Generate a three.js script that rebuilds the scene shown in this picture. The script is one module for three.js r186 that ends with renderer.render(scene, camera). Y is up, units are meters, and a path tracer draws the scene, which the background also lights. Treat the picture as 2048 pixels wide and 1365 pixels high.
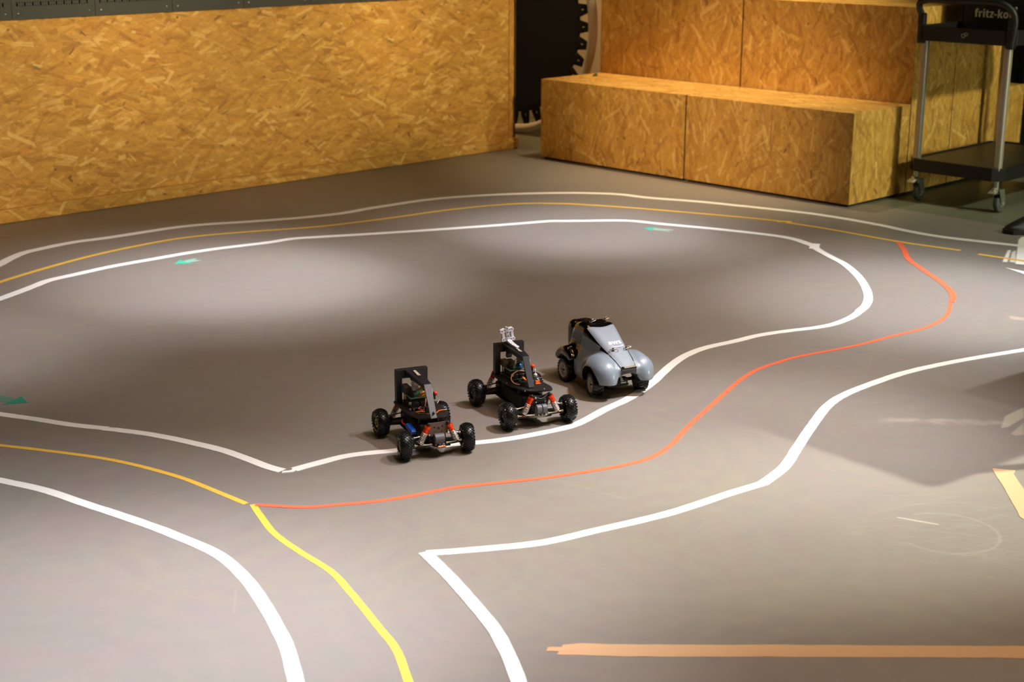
import * as THREE from 'three';
import { RoundedBoxGeometry } from 'three/addons/geometries/RoundedBoxGeometry.js';
import { mergeGeometries } from 'three/addons/utils/BufferGeometryUtils.js';
import { RectAreaLightUniformsLib } from 'three/addons/lights/RectAreaLightUniformsLib.js';
import { FontLoader } from 'three/addons/loaders/FontLoader.js';
import { TextGeometry } from 'three/addons/geometries/TextGeometry.js';

// ---------------------------------------------------------------- camera, exposure
const scene = new THREE.Scene();
scene.background = new THREE.Color(0x0b0a09);
const camera = new THREE.PerspectiveCamera(25.296, 2048 / 1365, 0.1, 60);
camera.position.set(0, 1.4, 0);
camera.rotation.order = 'YXZ';
camera.rotation.set(-0.278418, -0.780422, 0.003172);
camera.focus = 4.35;
camera.userData.fStop = 4.8;
scene.add(camera);
const renderer = new THREE.WebGLRenderer({ antialias: true });
renderer.toneMapping = THREE.LinearToneMapping;
renderer.toneMappingExposure = 1.0;
renderer.shadowMap.enabled = true;
RectAreaLightUniformsLib.init();

// ---------------------------------------------------------------- lamps of the hall (fittings are built in spotlight() and panelLight())
const CEIL = 3.6;
const WARM = 0xffc884, NEUTRAL = 0xf8f7ff, AMBER = 0xffe4b8, GREENISH = 0xf0f2c8;
// lamp foot (x, z) under the ceiling, aimed point, candela, half angle in degrees, colour, share of the light in the wide skirt of the beam
const SPOTS = [
  [3.9, -3.5, 3.28, 0, -4.86, 110.4, 14.5, NEUTRAL, 0.06],
  [5.5, -3.2, 4.95, 0, -4.52, 88.8, 12.5, NEUTRAL, 0.06],
  [5.6, -1.6, 4.98, 0, -2.75, 115.2, 16, NEUTRAL, 0.08],
  [2.2, -1.6, 1.20, 0, -2.48, 115.2, 19, NEUTRAL, 0.06],
  [4.2, -1.4, 3.28, 0, -2.32, 72, 15, NEUTRAL, 0.09],
  [3.0, -1.3, 2.05, 0, -2.42, 40.8, 13, NEUTRAL, 0.1],
  [3.0, -3.5, 1.95, 0, -4.75, 45.6, 12, NEUTRAL, 0.08],
  [4.3, -1.7, 2.90, 0, -2.90, 20.4, 13, NEUTRAL, 0.1],
  [3.6, -2.0, 3.5, 0, -3.4, 7.5, 34, WARM, 0],
  [4.6, -2.2, 4.2, 0, -3.2, 5.5, 30, WARM, 0],
  [2.6, -0.6, 2.5, 0, -1.5, 13.2, 30, WARM, 0],
  [6.9, 1.4, 7.0, 0.3, -4.0, 66, 13, GREENISH, 0],
  [8.0, 1.1, 3.12, 0, -1.80, 372, 6.3, 0xf4f6e0, 0],
];
const WASHES = [
  [0.6, 2.2, 2.8, 1.0, -6.5, 186, 9.5, AMBER, 0],
  [3.6, 2.2, 4.6, 1.0, -6.5, 166, 9, AMBER, 0],
  [3.4, 1.6, 6.05, 0.9, -6.5, 132, 7.5, AMBER, 0],
  [0.4, -5.0, 6.4, 0.2, -5.0, 95, 9, 0xffe0b4, 0],
  [6.5, -5.1, 6.56, 0.4, -5.1, 36, 26, AMBER, 0],
  [6.62, -6.7, 7.4, 0.6, -6.5, 34, 24, WARM, 0],
];
// panel lights: x, z, width, depth, intensity, colour, label ; glue marks on the vinyl: outline, colour, strength
const PANELS = [
  [3.2, -4.2, 1.6, 0.4, 3, WARM, 'black framed ceiling panel light over the middle of the track'],
  [1.6, -1.0, 1.6, 0.4, 4, WARM, 'black framed ceiling panel light over the camera end of the hall'],
  [6.6, -1.8, 0.6, 1.8, 11, GREENISH, 'black framed greenish ceiling panel light over the trolley side'],
];
const RESIDUE = [
  [[[5.732, -2.922], [5.948, -3.014], [5.968, -3.008], [5.739, -2.903]], '#efece2', 0.95],
  [[[5.752, -2.901], [5.935, -2.986], [5.974, -2.989], [5.752, -2.875]], '#efece2', 0.8],
  [[[5.735, -2.866], [6.18, -3.085], [6.25, -3.105], [6.292, -3.065], [5.759, -2.793]], '#f2f0e8', 1],
  [[[4.952, -2.48], [4.965, -2.429], [4.927, -2.409], [4.916, -2.457]], '#d0b090', 0.4],
  [[[3.805, -1.897], [3.91, -1.941], [4.025, -1.942], [3.936, -1.896], [3.826, -1.889]], '#b9b49c', 0.6],
  [[[3.782, -1.855], [3.899, -1.877], [3.8, -1.826], [3.775, -1.839]], '#b9b49c', 0.5],
];
// ---------------------------------------------------------------- small tools
let seed = 20231;
function rnd() { seed = (seed * 1664525 + 1013904223) >>> 0; return seed / 4294967296; }
const rr = (a, b) => a + (b - a) * rnd();
const V = (x, y, z) => new THREE.Vector3(x, y, z);
const used = new Map();
function numbered(name) {
  const n = used.get(name) || 0; used.set(name, n + 1);
  return n ? name + '_' + String(n).padStart(3, '0') : name;
}
function tag(o, label, category, group) {
  o.userData.label = label; o.userData.category = category;
  if (group) o.userData.group = group;
  return o;
}
function thing(name, label, category, pos = [0, 0, 0], turn = 0, group) {
  const o = new THREE.Group(); o.name = numbered(name); scene.add(o);
  o.position.set(...pos); o.rotation.y = turn;
  return tag(o, label, category, group);
}
function clean(g) {
  let q = g.index ? g.toNonIndexed() : g;
  for (const k of Object.keys(q.attributes)) if (!['position', 'normal', 'uv'].includes(k)) q.deleteAttribute(k);
  if (!q.attributes.normal) q.computeVertexNormals();
  if (!q.attributes.uv) q.setAttribute('uv', new THREE.BufferAttribute(new Float32Array(q.attributes.position.count * 2), 2));
  return q;
}
function merged(list) { const l = (Array.isArray(list) ? list : [list]).map(clean); return l.length === 1 ? l[0] : mergeGeometries(l); }
function mesh(name, geos, mat, parent) {
  const m = new THREE.Mesh(merged(geos), mat);
  m.name = parent && parent !== scene ? name : numbered(name);
  m.castShadow = m.receiveShadow = true;
  (parent || scene).add(m);
  return m;
}
function part(name, parent) { const g = new THREE.Group(); g.name = name; parent.add(g); return g; }
function structure(o) { o.userData.kind = 'structure'; return o; }
const M4 = (x, y, z, rx = 0, ry = 0, rz = 0) => new THREE.Matrix4().compose(V(x, y, z), new THREE.Quaternion().setFromEuler(new THREE.Euler(rx, ry, rz)), V(1, 1, 1));
function box(w, h, d, x, y, z, rx = 0, ry = 0, rz = 0) { return new THREE.BoxGeometry(w, h, d).applyMatrix4(M4(x, y, z, rx, ry, rz)); }
function rbox(w, h, d, r, x, y, z, rx = 0, ry = 0, rz = 0, seg = 2) {
  return new RoundedBoxGeometry(w, h, d, seg, Math.min(r, w / 2.01, h / 2.01, d / 2.01)).applyMatrix4(M4(x, y, z, rx, ry, rz));
}
function rod(a, b, r0, r1 = r0, n = 10) {
  const A = V(...a), B = V(...b), d = B.clone().sub(A), L = d.length();
  const g = new THREE.CylinderGeometry(r1, r0, L, n);
  g.applyQuaternion(new THREE.Quaternion().setFromUnitVectors(V(0, 1, 0), d.normalize()));
  const c = A.add(B).multiplyScalar(0.5); return g.translate(c.x, c.y, c.z);
}
function ball(r, x, y, z, n = 12, sx = 1, sy = 1, sz = 1) { return new THREE.SphereGeometry(r, n, Math.ceil(n * 0.7)).scale(sx, sy, sz).translate(x, y, z); }
function tube(pts, r, n = 6, closed = false, seg = 0) {
  return new THREE.TubeGeometry(new THREE.CatmullRomCurve3(pts.map(p => V(...p)), closed, 'centripetal'), seg || pts.length * 6, r, n, closed);
}
function extrude(pts, depth, bevel = 0) {
  const s = Array.isArray(pts) ? new THREE.Shape(pts.map(p => new THREE.Vector2(...p))) : pts;
  return new THREE.ExtrudeGeometry(s, { depth, bevelEnabled: bevel > 0, bevelThickness: bevel, bevelSize: bevel, bevelSegments: 2, curveSegments: 8 });
}
function lathe(pts, n = 32) { return new THREE.LatheGeometry(pts.map(p => new THREE.Vector2(...p)), n); }
function roundRect(w, h, r) {
  const s = new THREE.Shape(), x = -w / 2, y = -h / 2;
  s.moveTo(x + r, y); s.lineTo(x + w - r, y); s.absarc(x + w - r, y + r, r, -Math.PI / 2, 0);
  s.lineTo(x + w, y + h - r); s.absarc(x + w - r, y + h - r, r, 0, Math.PI / 2);
  s.lineTo(x + r, y + h); s.absarc(x + r, y + h - r, r, Math.PI / 2, Math.PI);
  s.lineTo(x, y + r); s.absarc(x + r, y + r, r, Math.PI, Math.PI * 1.5);
  return s;
}
// uv in metres from the dominant axis of each face; swap turns the grain
function metric(g, scale = 1, swap = false, du = 0, dv = 0) {
  g = clean(g); const p = g.attributes.position, n = g.attributes.normal, uv = g.attributes.uv;
  for (let i = 0; i < p.count; i++) {
    const ax = Math.abs(n.getX(i)), ay = Math.abs(n.getY(i)), az = Math.abs(n.getZ(i));
    let u, v;
    if (ay > ax && ay > az) { u = p.getX(i); v = p.getZ(i); } else if (ax > az) { u = p.getZ(i); v = p.getY(i); } else { u = p.getX(i); v = p.getY(i); }
    if (swap) [u, v] = [v, u];
    uv.setXY(i, u / scale + du, v / scale + dv);
  }
  return g;
}
const std = (color, roughness = 0.6, metalness = 0, extra = {}) => new THREE.MeshStandardMaterial({ color, roughness, metalness, ...extra });
const phys = (color, roughness, extra = {}) => new THREE.MeshPhysicalMaterial({ color, roughness, ...extra });
function canvasTexture(w, h, draw, srgb = true) {
  const c = document.createElement('canvas'); c.width = w; c.height = h; draw(c.getContext('2d'), w, h);
  const t = new THREE.CanvasTexture(c); t.wrapS = t.wrapT = THREE.RepeatWrapping; t.magFilter = THREE.LinearFilter;
  if (srgb) t.colorSpace = THREE.SRGBColorSpace; return t;
}
const font = await new FontLoader().loadAsync('fonts/droid/droid_sans_bold.typeface.json');
function text(str, size, depth) {
  const g = new TextGeometry(str, { font, size, depth, curveSegments: 4, bevelEnabled: false });
  g.computeBoundingBox(); const b = g.boundingBox; return g.translate(-(b.min.x + b.max.x) / 2, -(b.min.y + b.max.y) / 2, 0);
}

// ---------------------------------------------------------------- materials
const strandTones = ['#dbac56', '#bd8b38', '#d09f48', '#ab792e', '#e6be70', '#c6933e', '#c09044', '#9c6c2a', '#cf9b44', '#b88734'];
function osbTexture(spread, count) {
  return canvasTexture(2048, 2048, (x, w, h) => {
    x.fillStyle = '#c4933e'; x.fillRect(0, 0, w, h);
    for (let i = 0; i < count; i++) {
      const L = rr(30, 150) * (rnd() < 0.3 ? 1.3 : 0.8), W = rr(5, 24), px = rr(0, w), py = rr(0, h), a = (rnd() + rnd() + rnd() - 1.5) * spread;
      const tone = strandTones[Math.floor(rnd() * strandTones.length)], al = rr(0.2, 0.75);
      const jag = [rr(-8, 8), rr(-8, 8), rr(-6, 6), rr(-6, 6)];
      for (const ox of [-w, 0, w]) for (const oy of [-h, 0, h]) {
        const cx = px + ox, cy = py + oy;
        if (cx < -200 || cx > w + 200 || cy < -200 || cy > h + 200) continue;
        x.save(); x.translate(cx, cy); x.rotate(a); x.globalAlpha = al; x.fillStyle = tone;
        x.beginPath(); x.moveTo(-L / 2 + jag[0], -W / 2); x.lineTo(L / 2 + jag[1], -W / 2 + jag[2]); x.lineTo(L / 2 - jag[0], W / 2); x.lineTo(-L / 2 - jag[1], W / 2 + jag[3]); x.closePath(); x.fill();
        x.globalAlpha = al * 0.45; x.strokeStyle = rnd() < 0.5 ? '#7d5420' : '#8a5d26'; x.lineWidth = 1.4;
        x.beginPath(); x.moveTo(-L / 2, W / 2); x.lineTo(L / 2, W / 2); x.stroke();
        x.globalAlpha = al * 0.3;
        for (let k = 0; k < 3; k++) { const yy = rr(-W / 2, W / 2); x.beginPath(); x.moveTo(-L / 2, yy); x.lineTo(L / 2, yy + rr(-2, 2)); x.stroke(); }
        x.restore();
      }
    }
    for (let i = 0; i < 15000; i++) {   // fine fibres
      x.globalAlpha = rr(0.08, 0.3); x.strokeStyle = rnd() < 0.5 ? '#8a5a1e' : '#e8c274'; x.lineWidth = rr(0.8, 2.2);
      const a = (rnd() + rnd() - 1) * spread * 1.3, L = rr(6, 34), px = rr(0, w), py = rr(0, h); x.beginPath(); x.moveTo(px, py); x.lineTo(px + L * Math.cos(a), py + L * Math.sin(a)); x.stroke();
    }
    for (let i = 0; i < 300; i++) {   // a few long strands stand out
      const L = rr(30, 150) * rr(0.6, 1.2), W = rr(5, 28), t = rnd();
      x.save(); x.translate(rr(0, w), rr(0, h)); x.rotate((rnd() + rnd() + rnd() - 1.5) * spread); x.globalAlpha = rr(0.25, 0.65); x.fillStyle = t < 0.5 ? '#e8c47a' : t < 0.85 ? '#9a6a28' : '#a8813c';
      x.beginPath(); x.moveTo(-L / 2, -W * 0.3); x.lineTo(L * 0.4, -W / 2); x.lineTo(L / 2, W * 0.3); x.lineTo(-L * 0.45, W / 2); x.closePath(); x.fill(); x.restore();
    }
    for (let i = 0; i < 130; i++) {   // knots, bark and dark chips
      const px = rr(0, w), py = rr(0, h);
      x.save(); x.translate(px, py); x.rotate(rr(-1, 1) * spread); x.globalAlpha = rr(0.25, 0.7); x.fillStyle = rnd() < 0.25 ? '#6f6238' : '#6b431a';
      x.beginPath(); x.ellipse(0, 0, rr(4, 26), rr(2, 7), 0, 0, 7); x.fill(); x.restore();
    }
  });
}
const osbMap = osbTexture(0.85, 9500), osbMap2 = osbTexture(1.15, 9000);
const osb = std(0xffffff, 0.62, 0, { map: osbMap, bumpMap: osbMap, bumpScale: 0.0012 });
const osbBox = std(0xffffff, 0.62, 0, { map: osbMap2, bumpMap: osbMap2, bumpScale: 0.001 });
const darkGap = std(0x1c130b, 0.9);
const OSB_M = 2.1;

const black = std(0x0b0b0c, 0.45), blackMatte = std(0x0d0c0c, 0.7), blackGloss = phys(0x060606, 0.16, { clearcoat: 1, clearcoatRoughness: 0.05 });
const rubber = std(0x121213, 0.36), steel = std(0xb9b6b0, 0.28, 0.95), darkSteel = std(0x4a4845, 0.35, 0.85), alu = std(0xc2bdb2, 0.42, 0.55);
const orangeAno = std(0xf2420a, 0.25, 0.45), orangeWire = std(0xf06a12, 0.45), redWire = std(0xc8321a, 0.45), pinkWire = std(0xd79a86, 0.5), brownWire = std(0x7a4422, 0.5);
const pcb = std(0x1f4a34, 0.45), pcbEdge = std(0x8fae7c, 0.5), silver = std(0xbfc4bd, 0.3, 0.8), tealChip = std(0x5fae96, 0.4), brass = std(0xb98a3c, 0.35, 0.7);
const whitePlastic = std(0xe2ddea, 0.35), greyPlastic = std(0x58585c, 0.5), stripGrey = std(0x6f6c70, 0.5);
const yellowPaint = std(0xe8dc30, 0.45), bluePlastic = std(0x0a4fb4, 0.35), deepBlue = std(0x10508c, 0.3);
// ---------------------------------------------------------------- room shell
const RX0 = -2.6, RX1 = 9.2, RZ0 = -8.6, RZ1 = 3.2;
const floorMap = canvasTexture(2048, 2048, (x, w, h) => {
  // canvas covers 8 m x 8 m : u = X / 8, v = -Z / 8
  x.fillStyle = '#7a7570'; x.fillRect(0, 0, w, h);
  for (let i = 0; i < 900; i++) {   // cloudy wear
    const r = rr(30, 170), px = rr(0, w), py = rr(0, h), g = x.createRadialGradient(px, py, 0, px, py, r), lt = rnd() < 0.5;
    g.addColorStop(0, lt ? 'rgba(160,152,142,0.05)' : 'rgba(104,94,82,0.05)'); g.addColorStop(1, 'rgba(130,122,112,0)');
    x.fillStyle = g; x.fillRect(px - r, py - r, 2 * r, 2 * r);
  }
  for (let i = 0; i < 26000; i++) { x.globalAlpha = rr(0.02, 0.07); x.fillStyle = rnd() < 0.5 ? '#b5aca0' : '#5b5248'; x.fillRect(rr(0, w), rr(0, h), rr(1, 2.5), rr(1, 2.5)); }
  const P = (X, Z) => [X / 8 * w, (1 + Z / 8) * h];   // flipY puts v = 0 at the canvas bottom
  const stroke = (pts, col, lw, al) => { x.globalAlpha = al; x.strokeStyle = col; x.lineWidth = lw; x.lineCap = 'round'; x.beginPath(); pts.forEach((q, i) => i ? x.lineTo(...P(...q)) : x.moveTo(...P(...q))); x.stroke(); };
  for (let i = 0; i < 110; i++) { const a = rr(0, 6.3), X = rr(0.6, 6.2), Z = rr(-6, -1), L = rr(0.02, 0.22); stroke([[X, Z], [X + L * Math.cos(a), Z + L * Math.sin(a)]], rnd() < 0.6 ? '#b8b0a6' : '#5a5048', 0.8, rr(0.06, 0.25)); }
  // glue left behind by removed tape
  const poly = (pts, col, al) => { x.globalAlpha = al; x.fillStyle = col; x.beginPath(); pts.forEach((q, i) => i ? x.lineTo(...P(...q)) : x.moveTo(...P(...q))); x.closePath(); x.fill(); };
  for (const q of RESIDUE) poly(q[0], q[1], q[2]);
  for (let i = 0; i < 60; i++) { const t = rnd(); const X = 3.62 + t * 0.24 + rr(-.02, .02), Z = -2.18 + t * 0.27 + rr(-.02, .02); stroke([[X, Z], [X + rr(0.005, 0.02), Z + rr(0.01, 0.03)]], '#cfc8b4', 5, 0.07); }
  for (let i = 0; i < 70; i++) { const X = 3.05 + rr(-.22, .22), Z = -1.63 + rr(-.2, .2); stroke([[X, Z], [X + rr(0.02, 0.16), Z + rr(0.02, 0.14)]], '#c6c4b0', 1, 0.10); }
  const ring = []; for (let i = 0; i < 18; i++) { const a = i / 17 * 4.6 - 1.2; ring.push([3.03 + 0.12 * Math.cos(a), -1.62 + 0.12 * Math.sin(a)]); } stroke(ring, '#c8c6b4', 1.4, 0.2);
  stroke([[3.03, -1.75], [3.06, -1.66]], '#d8d4c4', 1.6, 0.5);
});
const vinyl = std(0xffffff, 0.5, 0, { map: floorMap });
const concrete = std(0x686a5c, 0.42);
const darkWall = std(0x1b1a18, 0.85), greyWall = std(0x6d6a60, 0.85), ceilMat = std(0x2a2724, 0.9);
const floor = structure(mesh('floor', box(RX1 - RX0, 0.12, RZ1 - RZ0, (RX0 + RX1) / 2, -0.0625, (RZ0 + RZ1) / 2), concrete));
const SEAMS = [RX0 + 0.01, 0.17, 2.17, 4.17, 6.425];
for (let i = 0; i < 4; i++) {
  const a = SEAMS[i], b = SEAMS[i + 1] - 0.0002;
  const g = clean(box(b - a, 0.0024, 11.7, (a + b) / 2, -0.0012, (RZ0 + RZ1) / 2)), p = g.attributes.position;
  for (let k = 0; k < p.count; k++) g.attributes.uv.setXY(k, p.getX(k) / 8, -p.getZ(k) / 8);
  for (let k = 0; k < p.count; k++) g.attributes.uv.setXY(k, p.getX(k) / 8, 1 - (1 + p.getZ(k) / 8));
  mesh('vinyl_sheet', g, vinyl, floor);
}
const cxR = (RX0 + RX1) / 2, czR = (RZ0 + RZ1) / 2;
structure(mesh('ceiling', box(RX1 - RX0 + 0.4, 0.2, RZ1 - RZ0 + 0.4, cxR, CEIL + 0.1, czR), ceilMat));
structure(mesh('wall_back', box(RX1 - RX0 + 0.4, CEIL, 0.2, cxR, CEIL / 2, RZ0 - 0.1), greyWall));
structure(mesh('wall_front', box(RX1 - RX0 + 0.4, CEIL, 0.2, cxR, CEIL / 2, RZ1 + 0.1), darkWall));
structure(mesh('wall_left', box(0.2, CEIL, RZ1 - RZ0, RX0 - 0.1, CEIL / 2, czR), darkWall));
structure(mesh('wall_right', box(0.2, CEIL, RZ1 - RZ0, RX1 + 0.1, CEIL / 2, czR), greyWall));

// chipboard partition with skirting and end post
const WZ = -6.49, WX0 = -0.4, WX1 = 6.44, PEG_Y = 0.908;
structure(mesh('wall_chipboard', metric(box(WX1 - WX0 - 0.02, 0.925, 0.10, (WX0 + WX1) / 2 - 0.01, 0.4625, WZ - 0.05), OSB_M), osb));
structure(mesh('baseboard_chipboard', metric(rbox(WX1 - WX0 + 0.016, 0.066, 0.022, 0.007, (WX0 + WX1) / 2 + 0.008, 0.033, WZ + 0.011), OSB_M, false, 0.37, 0.51), osb));
const edgeWood = std(0xb07a30, 0.6);
const post = structure(mesh('trim_1', [rbox(0.05, 1.5, 0.012, 0.003, WX1 - 0.026, 0.75, WZ + 0.003)].map(g => metric(g, OSB_M, true, 0.2, 0.3)), osb));
mesh('edge_board', metric(rbox(0.018, 1.5, 0.118, 0.003, WX1 - 0.009, 0.75, WZ - 0.05), OSB_M, true, 0.6, 0.1), edgeWood, post);

// perforated tool panels above the chipboard
{
  const t = thing('pegboard', 'dark grey perforated metal tool panels screwed above the chipboard wall', 'pegboard', [0, 0, WZ + 0.001]);
  const panelMat = std(0x3f403d, 0.5, 0.2), holeMat = std(0x070706, 0.9);
  const W = 0.4137, HT = 0.6;
  for (let i = -6; i <= 7; i++) {
    const x0 = 3.272 + W * i + 0.0012, x1 = x0 + W - 0.0024, cx = (x0 + x1) / 2;
    if (x1 > WX1) break;
    // a folded steel tray: face with punched holes as real openings
    const s = new THREE.Shape([[-W / 2 + 0.0012, 0], [W / 2 - 0.0012, 0], [W / 2 - 0.0012, HT], [-W / 2 + 0.0012, HT]].map(q => new THREE.Vector2(...q)));
    const hole = (hx, hy, w, h) => { const p = new THREE.Path(); p.moveTo(hx - w / 2, hy - h / 2); p.lineTo(hx + w / 2, hy - h / 2); p.lineTo(hx + w / 2, hy + h / 2); p.lineTo(hx - w / 2, hy + h / 2); p.closePath(); s.holes.push(p); };
    const near = x0 > 2.7 && x0 < 5.6;
    if (near) for (let r = 0; r < 3; r++) for (let c = 0; c < 10; c++) {
      const hx = 0.0275 + c * 0.0385 - W / 2, hy = 0.066 + r * 0.0385;
      hole(hx, hy, 0.0075, 0.018);
      for (const k of [1, 2]) if (c < 9) { hole(hx + k * 0.0128, hy - 0.0075, 0.0048, 0.0048); hole(hx + k * 0.0128, hy + 0.0075, 0.0048, 0.0048); }
    }
    const g = new THREE.ExtrudeGeometry(s, { depth: 0.0015, bevelEnabled: false }).translate(cx, PEG_Y, 0.0145);
    const pm = mesh('panel', [g, box(W - 0.003, 0.0015, 0.015, cx, PEG_Y + 0.0007, 0.0075), box(0.0015, HT, 0.015, x0 + 0.001, PEG_Y + HT / 2, 0.0075), box(0.0015, HT, 0.015, x1 - 0.001, PEG_Y + HT / 2, 0.0075)], panelMat, t);
    for (const sx of [x0 + 0.030, x1 - 0.030]) mesh('screw', [ball(0.0048, sx, PEG_Y + 0.026, 0.016, 8, 1, 1, 0.5)], steel, pm);
  }
  mesh('backing', box(WX1 - WX0 - 0.1, 0.56, 0.08, (WX0 + WX1) / 2 - 0.03, 1.212, -0.042), holeMat, t);
}

// ---------------------------------------------------------------- lamps: fitting and light together
const lampBody = std(0x111111, 0.5);
function spotlight(d, i, label, group) {
  const [x, z, tx, ty, tz, cd, deg, col, skirt] = d, y = CEIL - 0.22;
  const t = thing('track_spotlight', label, 'spotlight', [x, y, z], 0, group);
  const dir = V(tx - x, ty - y, tz - z).normalize();
  const q = new THREE.Quaternion().setFromUnitVectors(V(0, -1, 0), dir);
  mesh('housing', [lathe([[0.001, 0.16], [0.048, 0.15], [0.055, 0.1], [0.055, 0], [0.05, 0], [0.048, 0.03], [0.001, 0.035]], 24).applyQuaternion(q)], lampBody, t);
  mesh('yoke', [rod([0, 0.22, 0], [0, 0.1, 0], 0.012), box(0.14, 0.012, 0.03, 0, 0.16, 0), box(0.008, 0.1, 0.03, 0.066, 0.11, 0), box(0.008, 0.1, 0.03, -0.066, 0.11, 0)], lampBody, t);
  mesh('lens', [new THREE.CylinderGeometry(0.047, 0.047, 0.004, 24).translate(0, 0.028, 0).applyQuaternion(q)], std(0x111111, 0.4, 0, { emissive: col, emissiveIntensity: 6 }), t);
  const beams = skirt ? [[cd * 0.50, deg * 0.82], [cd * (0.5 - skirt), deg * 1.2], [cd * skirt, deg * 2.1]] : [[cd, deg]];   // reflector spots: core, halo and wide skirt
  for (const [I, half] of beams) {
    const L = new THREE.SpotLight(col, I, 0, half * Math.PI / 180, 1, 2);
    L.position.copy(V(x, y, z).addScaledVector(dir, 0.02)); L.target.position.set(tx, ty, tz);
    L.castShadow = true; L.shadow.radius = col === GREENISH ? 6 : 2.2; L.shadow.mapSize.set(1024, 1024); L.shadow.bias = -0.0005;
    L.name = 'spot_beam'; scene.add(L); scene.add(L.target);
  }
}
const SPOT_AT = ['left light pool by the inner loop', 'far middle light pool', 'light pool right of the orange line', 'bottom left light pool', 'floor between the orange and white lines', 'yellow and orange tape junction', 'left edge of the track', 'three model cars', 'middle of the inner loop', 'far right of the inner loop', 'bottom edge of the track', 'trolley and step sides', 'lower right floor past a table'];
SPOTS.forEach((d, i) => spotlight(d, i, 'black ceiling spotlight aimed at the ' + SPOT_AT[i], 'spotlights over the track'));
const WASH_AT = ['left part of the chipboard wall', 'middle of the chipboard wall', 'right part of the chipboard wall', 'front of the chipboard steps', 'top of the low chipboard steps', 'trampoline behind the chipboard wall'];
WASHES.forEach((d, i) => spotlight(d, i, 'black ceiling spotlight aimed at the ' + WASH_AT[i], 'spotlights over the chipboard'));
function panelLight(x, z, w, d, I, col, label) {
  const t = thing('ceiling_panel_light', label, 'ceiling light', [x, CEIL, z]);
  mesh('frame', [box(w + 0.04, 0.05, 0.02, 0, -0.025, d / 2 + 0.01), box(w + 0.04, 0.05, 0.02, 0, -0.025, -d / 2 - 0.01), box(0.02, 0.05, d, w / 2 + 0.01, -0.025, 0), box(0.02, 0.05, d, -w / 2 - 0.01, -0.025, 0)], lampBody, t);
  mesh('diffuser', box(w, 0.006, d, 0, -0.03, 0), std(0x222222, 0.6, 0, { emissive: col, emissiveIntensity: 1.2 }), t);
  const L = new THREE.RectAreaLight(col, I, w, d); L.position.set(x, CEIL - 0.045, z); L.lookAt(x, 0, z); L.name = 'panel_glow'; scene.add(L);
}
PANELS.forEach(p => panelLight(...p));
{   // upright light panel on the front wall
  const t = thing('wall_light_panel', 'bright greenish upright light panel on the front wall opposite the steps', 'wall light', [7.2, 1.15, RZ1]), w = 2.4, h = 1.3, col = 0xe8f0c4;
  mesh('frame', [box(w + 0.06, 0.03, 0.06, 0, h / 2 + 0.015, -0.03), box(w + 0.06, 0.03, 0.06, 0, -h / 2 - 0.015, -0.03), box(0.03, h, 0.06, w / 2 + 0.015, 0, -0.03), box(0.03, h, 0.06, -w / 2 - 0.015, 0, -0.03)], lampBody, t);
  mesh('diffuser', box(w, h, 0.01, 0, 0, -0.03), std(0x222222, 0.6, 0, { emissive: col, emissiveIntensity: 1.2 }), t);
  const L = new THREE.RectAreaLight(col, 11, w, h); L.position.set(7.2, 1.15, RZ1 - 0.05); L.lookAt(7.2, 1.15, -5); L.name = 'wall_glow'; scene.add(L);
}

// ---------------------------------------------------------------- stepped seating of chipboard boxes
function stepBox(x0, x1, z0, z1, h, label, group, o = {}) {
  const t = thing('step_box', label, 'seating step', [(x0 + x1) / 2, 0, (z0 + z1) / 2], 0, group);
  const w = x1 - x0 - 0.003, d = z1 - z0 - 0.004, T = 0.018, du = rnd(), dv = rnd();
  const P = (n, g, sw) => mesh(n, metric(g, OSB_M, sw, du + rnd(), dv + rnd()), osbBox, t);
  P('front_panel', rbox(T, h - 0.012, d, 0.0015, -w / 2 + T / 2, (h + 0.012) / 2, 0), true);
  P('back_panel', rbox(T, h - 0.012, d, 0.0015, w / 2 - T / 2, (h + 0.012) / 2, 0), false);
  P('side_panel', rbox(w - 2 * T, h - 0.012, T, 0.0015, 0, (h + 0.012) / 2, d / 2 - T / 2), true);
  P('side_panel', rbox(w - 2 * T, h - 0.012, T, 0.0015, 0, (h + 0.012) / 2, -d / 2 + T / 2), false);
  P('top_panel', rbox(w - 2 * T, T, d - 2 * T, 0.0008, 0, h - T / 2, 0), true);
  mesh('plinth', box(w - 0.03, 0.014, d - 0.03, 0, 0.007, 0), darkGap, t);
  return t;
}
stepBox(6.272, 6.778, -6.108, -5.048, 0.455, 'low chipboard step box at the left, beside the wall gap', 'low front step boxes');
stepBox(6.272, 6.778, -5.044, -4.018, 0.455, 'low chipboard step box at the right, its corner facing the track', 'low front step boxes');
stepBox(6.784, 7.182, -6.120, -5.088, 0.93, 'tall chipboard step box behind the left low step', 'tall step boxes');
stepBox(6.784, 7.182, -5.084, -4.018, 0.93, 'tall chipboard step box with its side next to the trolley', 'tall step boxes');
stepBox(7.186, 7.655, -6.120, -5.088, 0.93, 'tall rear chipboard box at the far left of the steps', 'tall step boxes');
stepBox(7.186, 7.655, -5.084, -4.018, 0.93, 'tall rear chipboard box behind the trolley posts', 'tall step boxes');
stepBox(7.660, 7.955, -5.084, -4.018, 0.468, 'low chipboard step box on the rear side of the seating', 'low rear step box');
{
  const t = thing('clip', 'tiny green clip lying on the low left step', 'clip', [6.614, 0.455, -6.0]);
  mesh('jaw', [rbox(0.03, 0.008, 0.016, 0.003, 0, 0.004, 0), rbox(0.02, 0.008, 0.012, 0.003, 0.004, 0.011, 0, 0, 0, 0.2)], std(0x24521c, 0.5), t);
  mesh('spring', [rod([0, 0.008, -0.009], [0, 0.008, 0.009], 0.0022)], steel, t);
}
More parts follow.
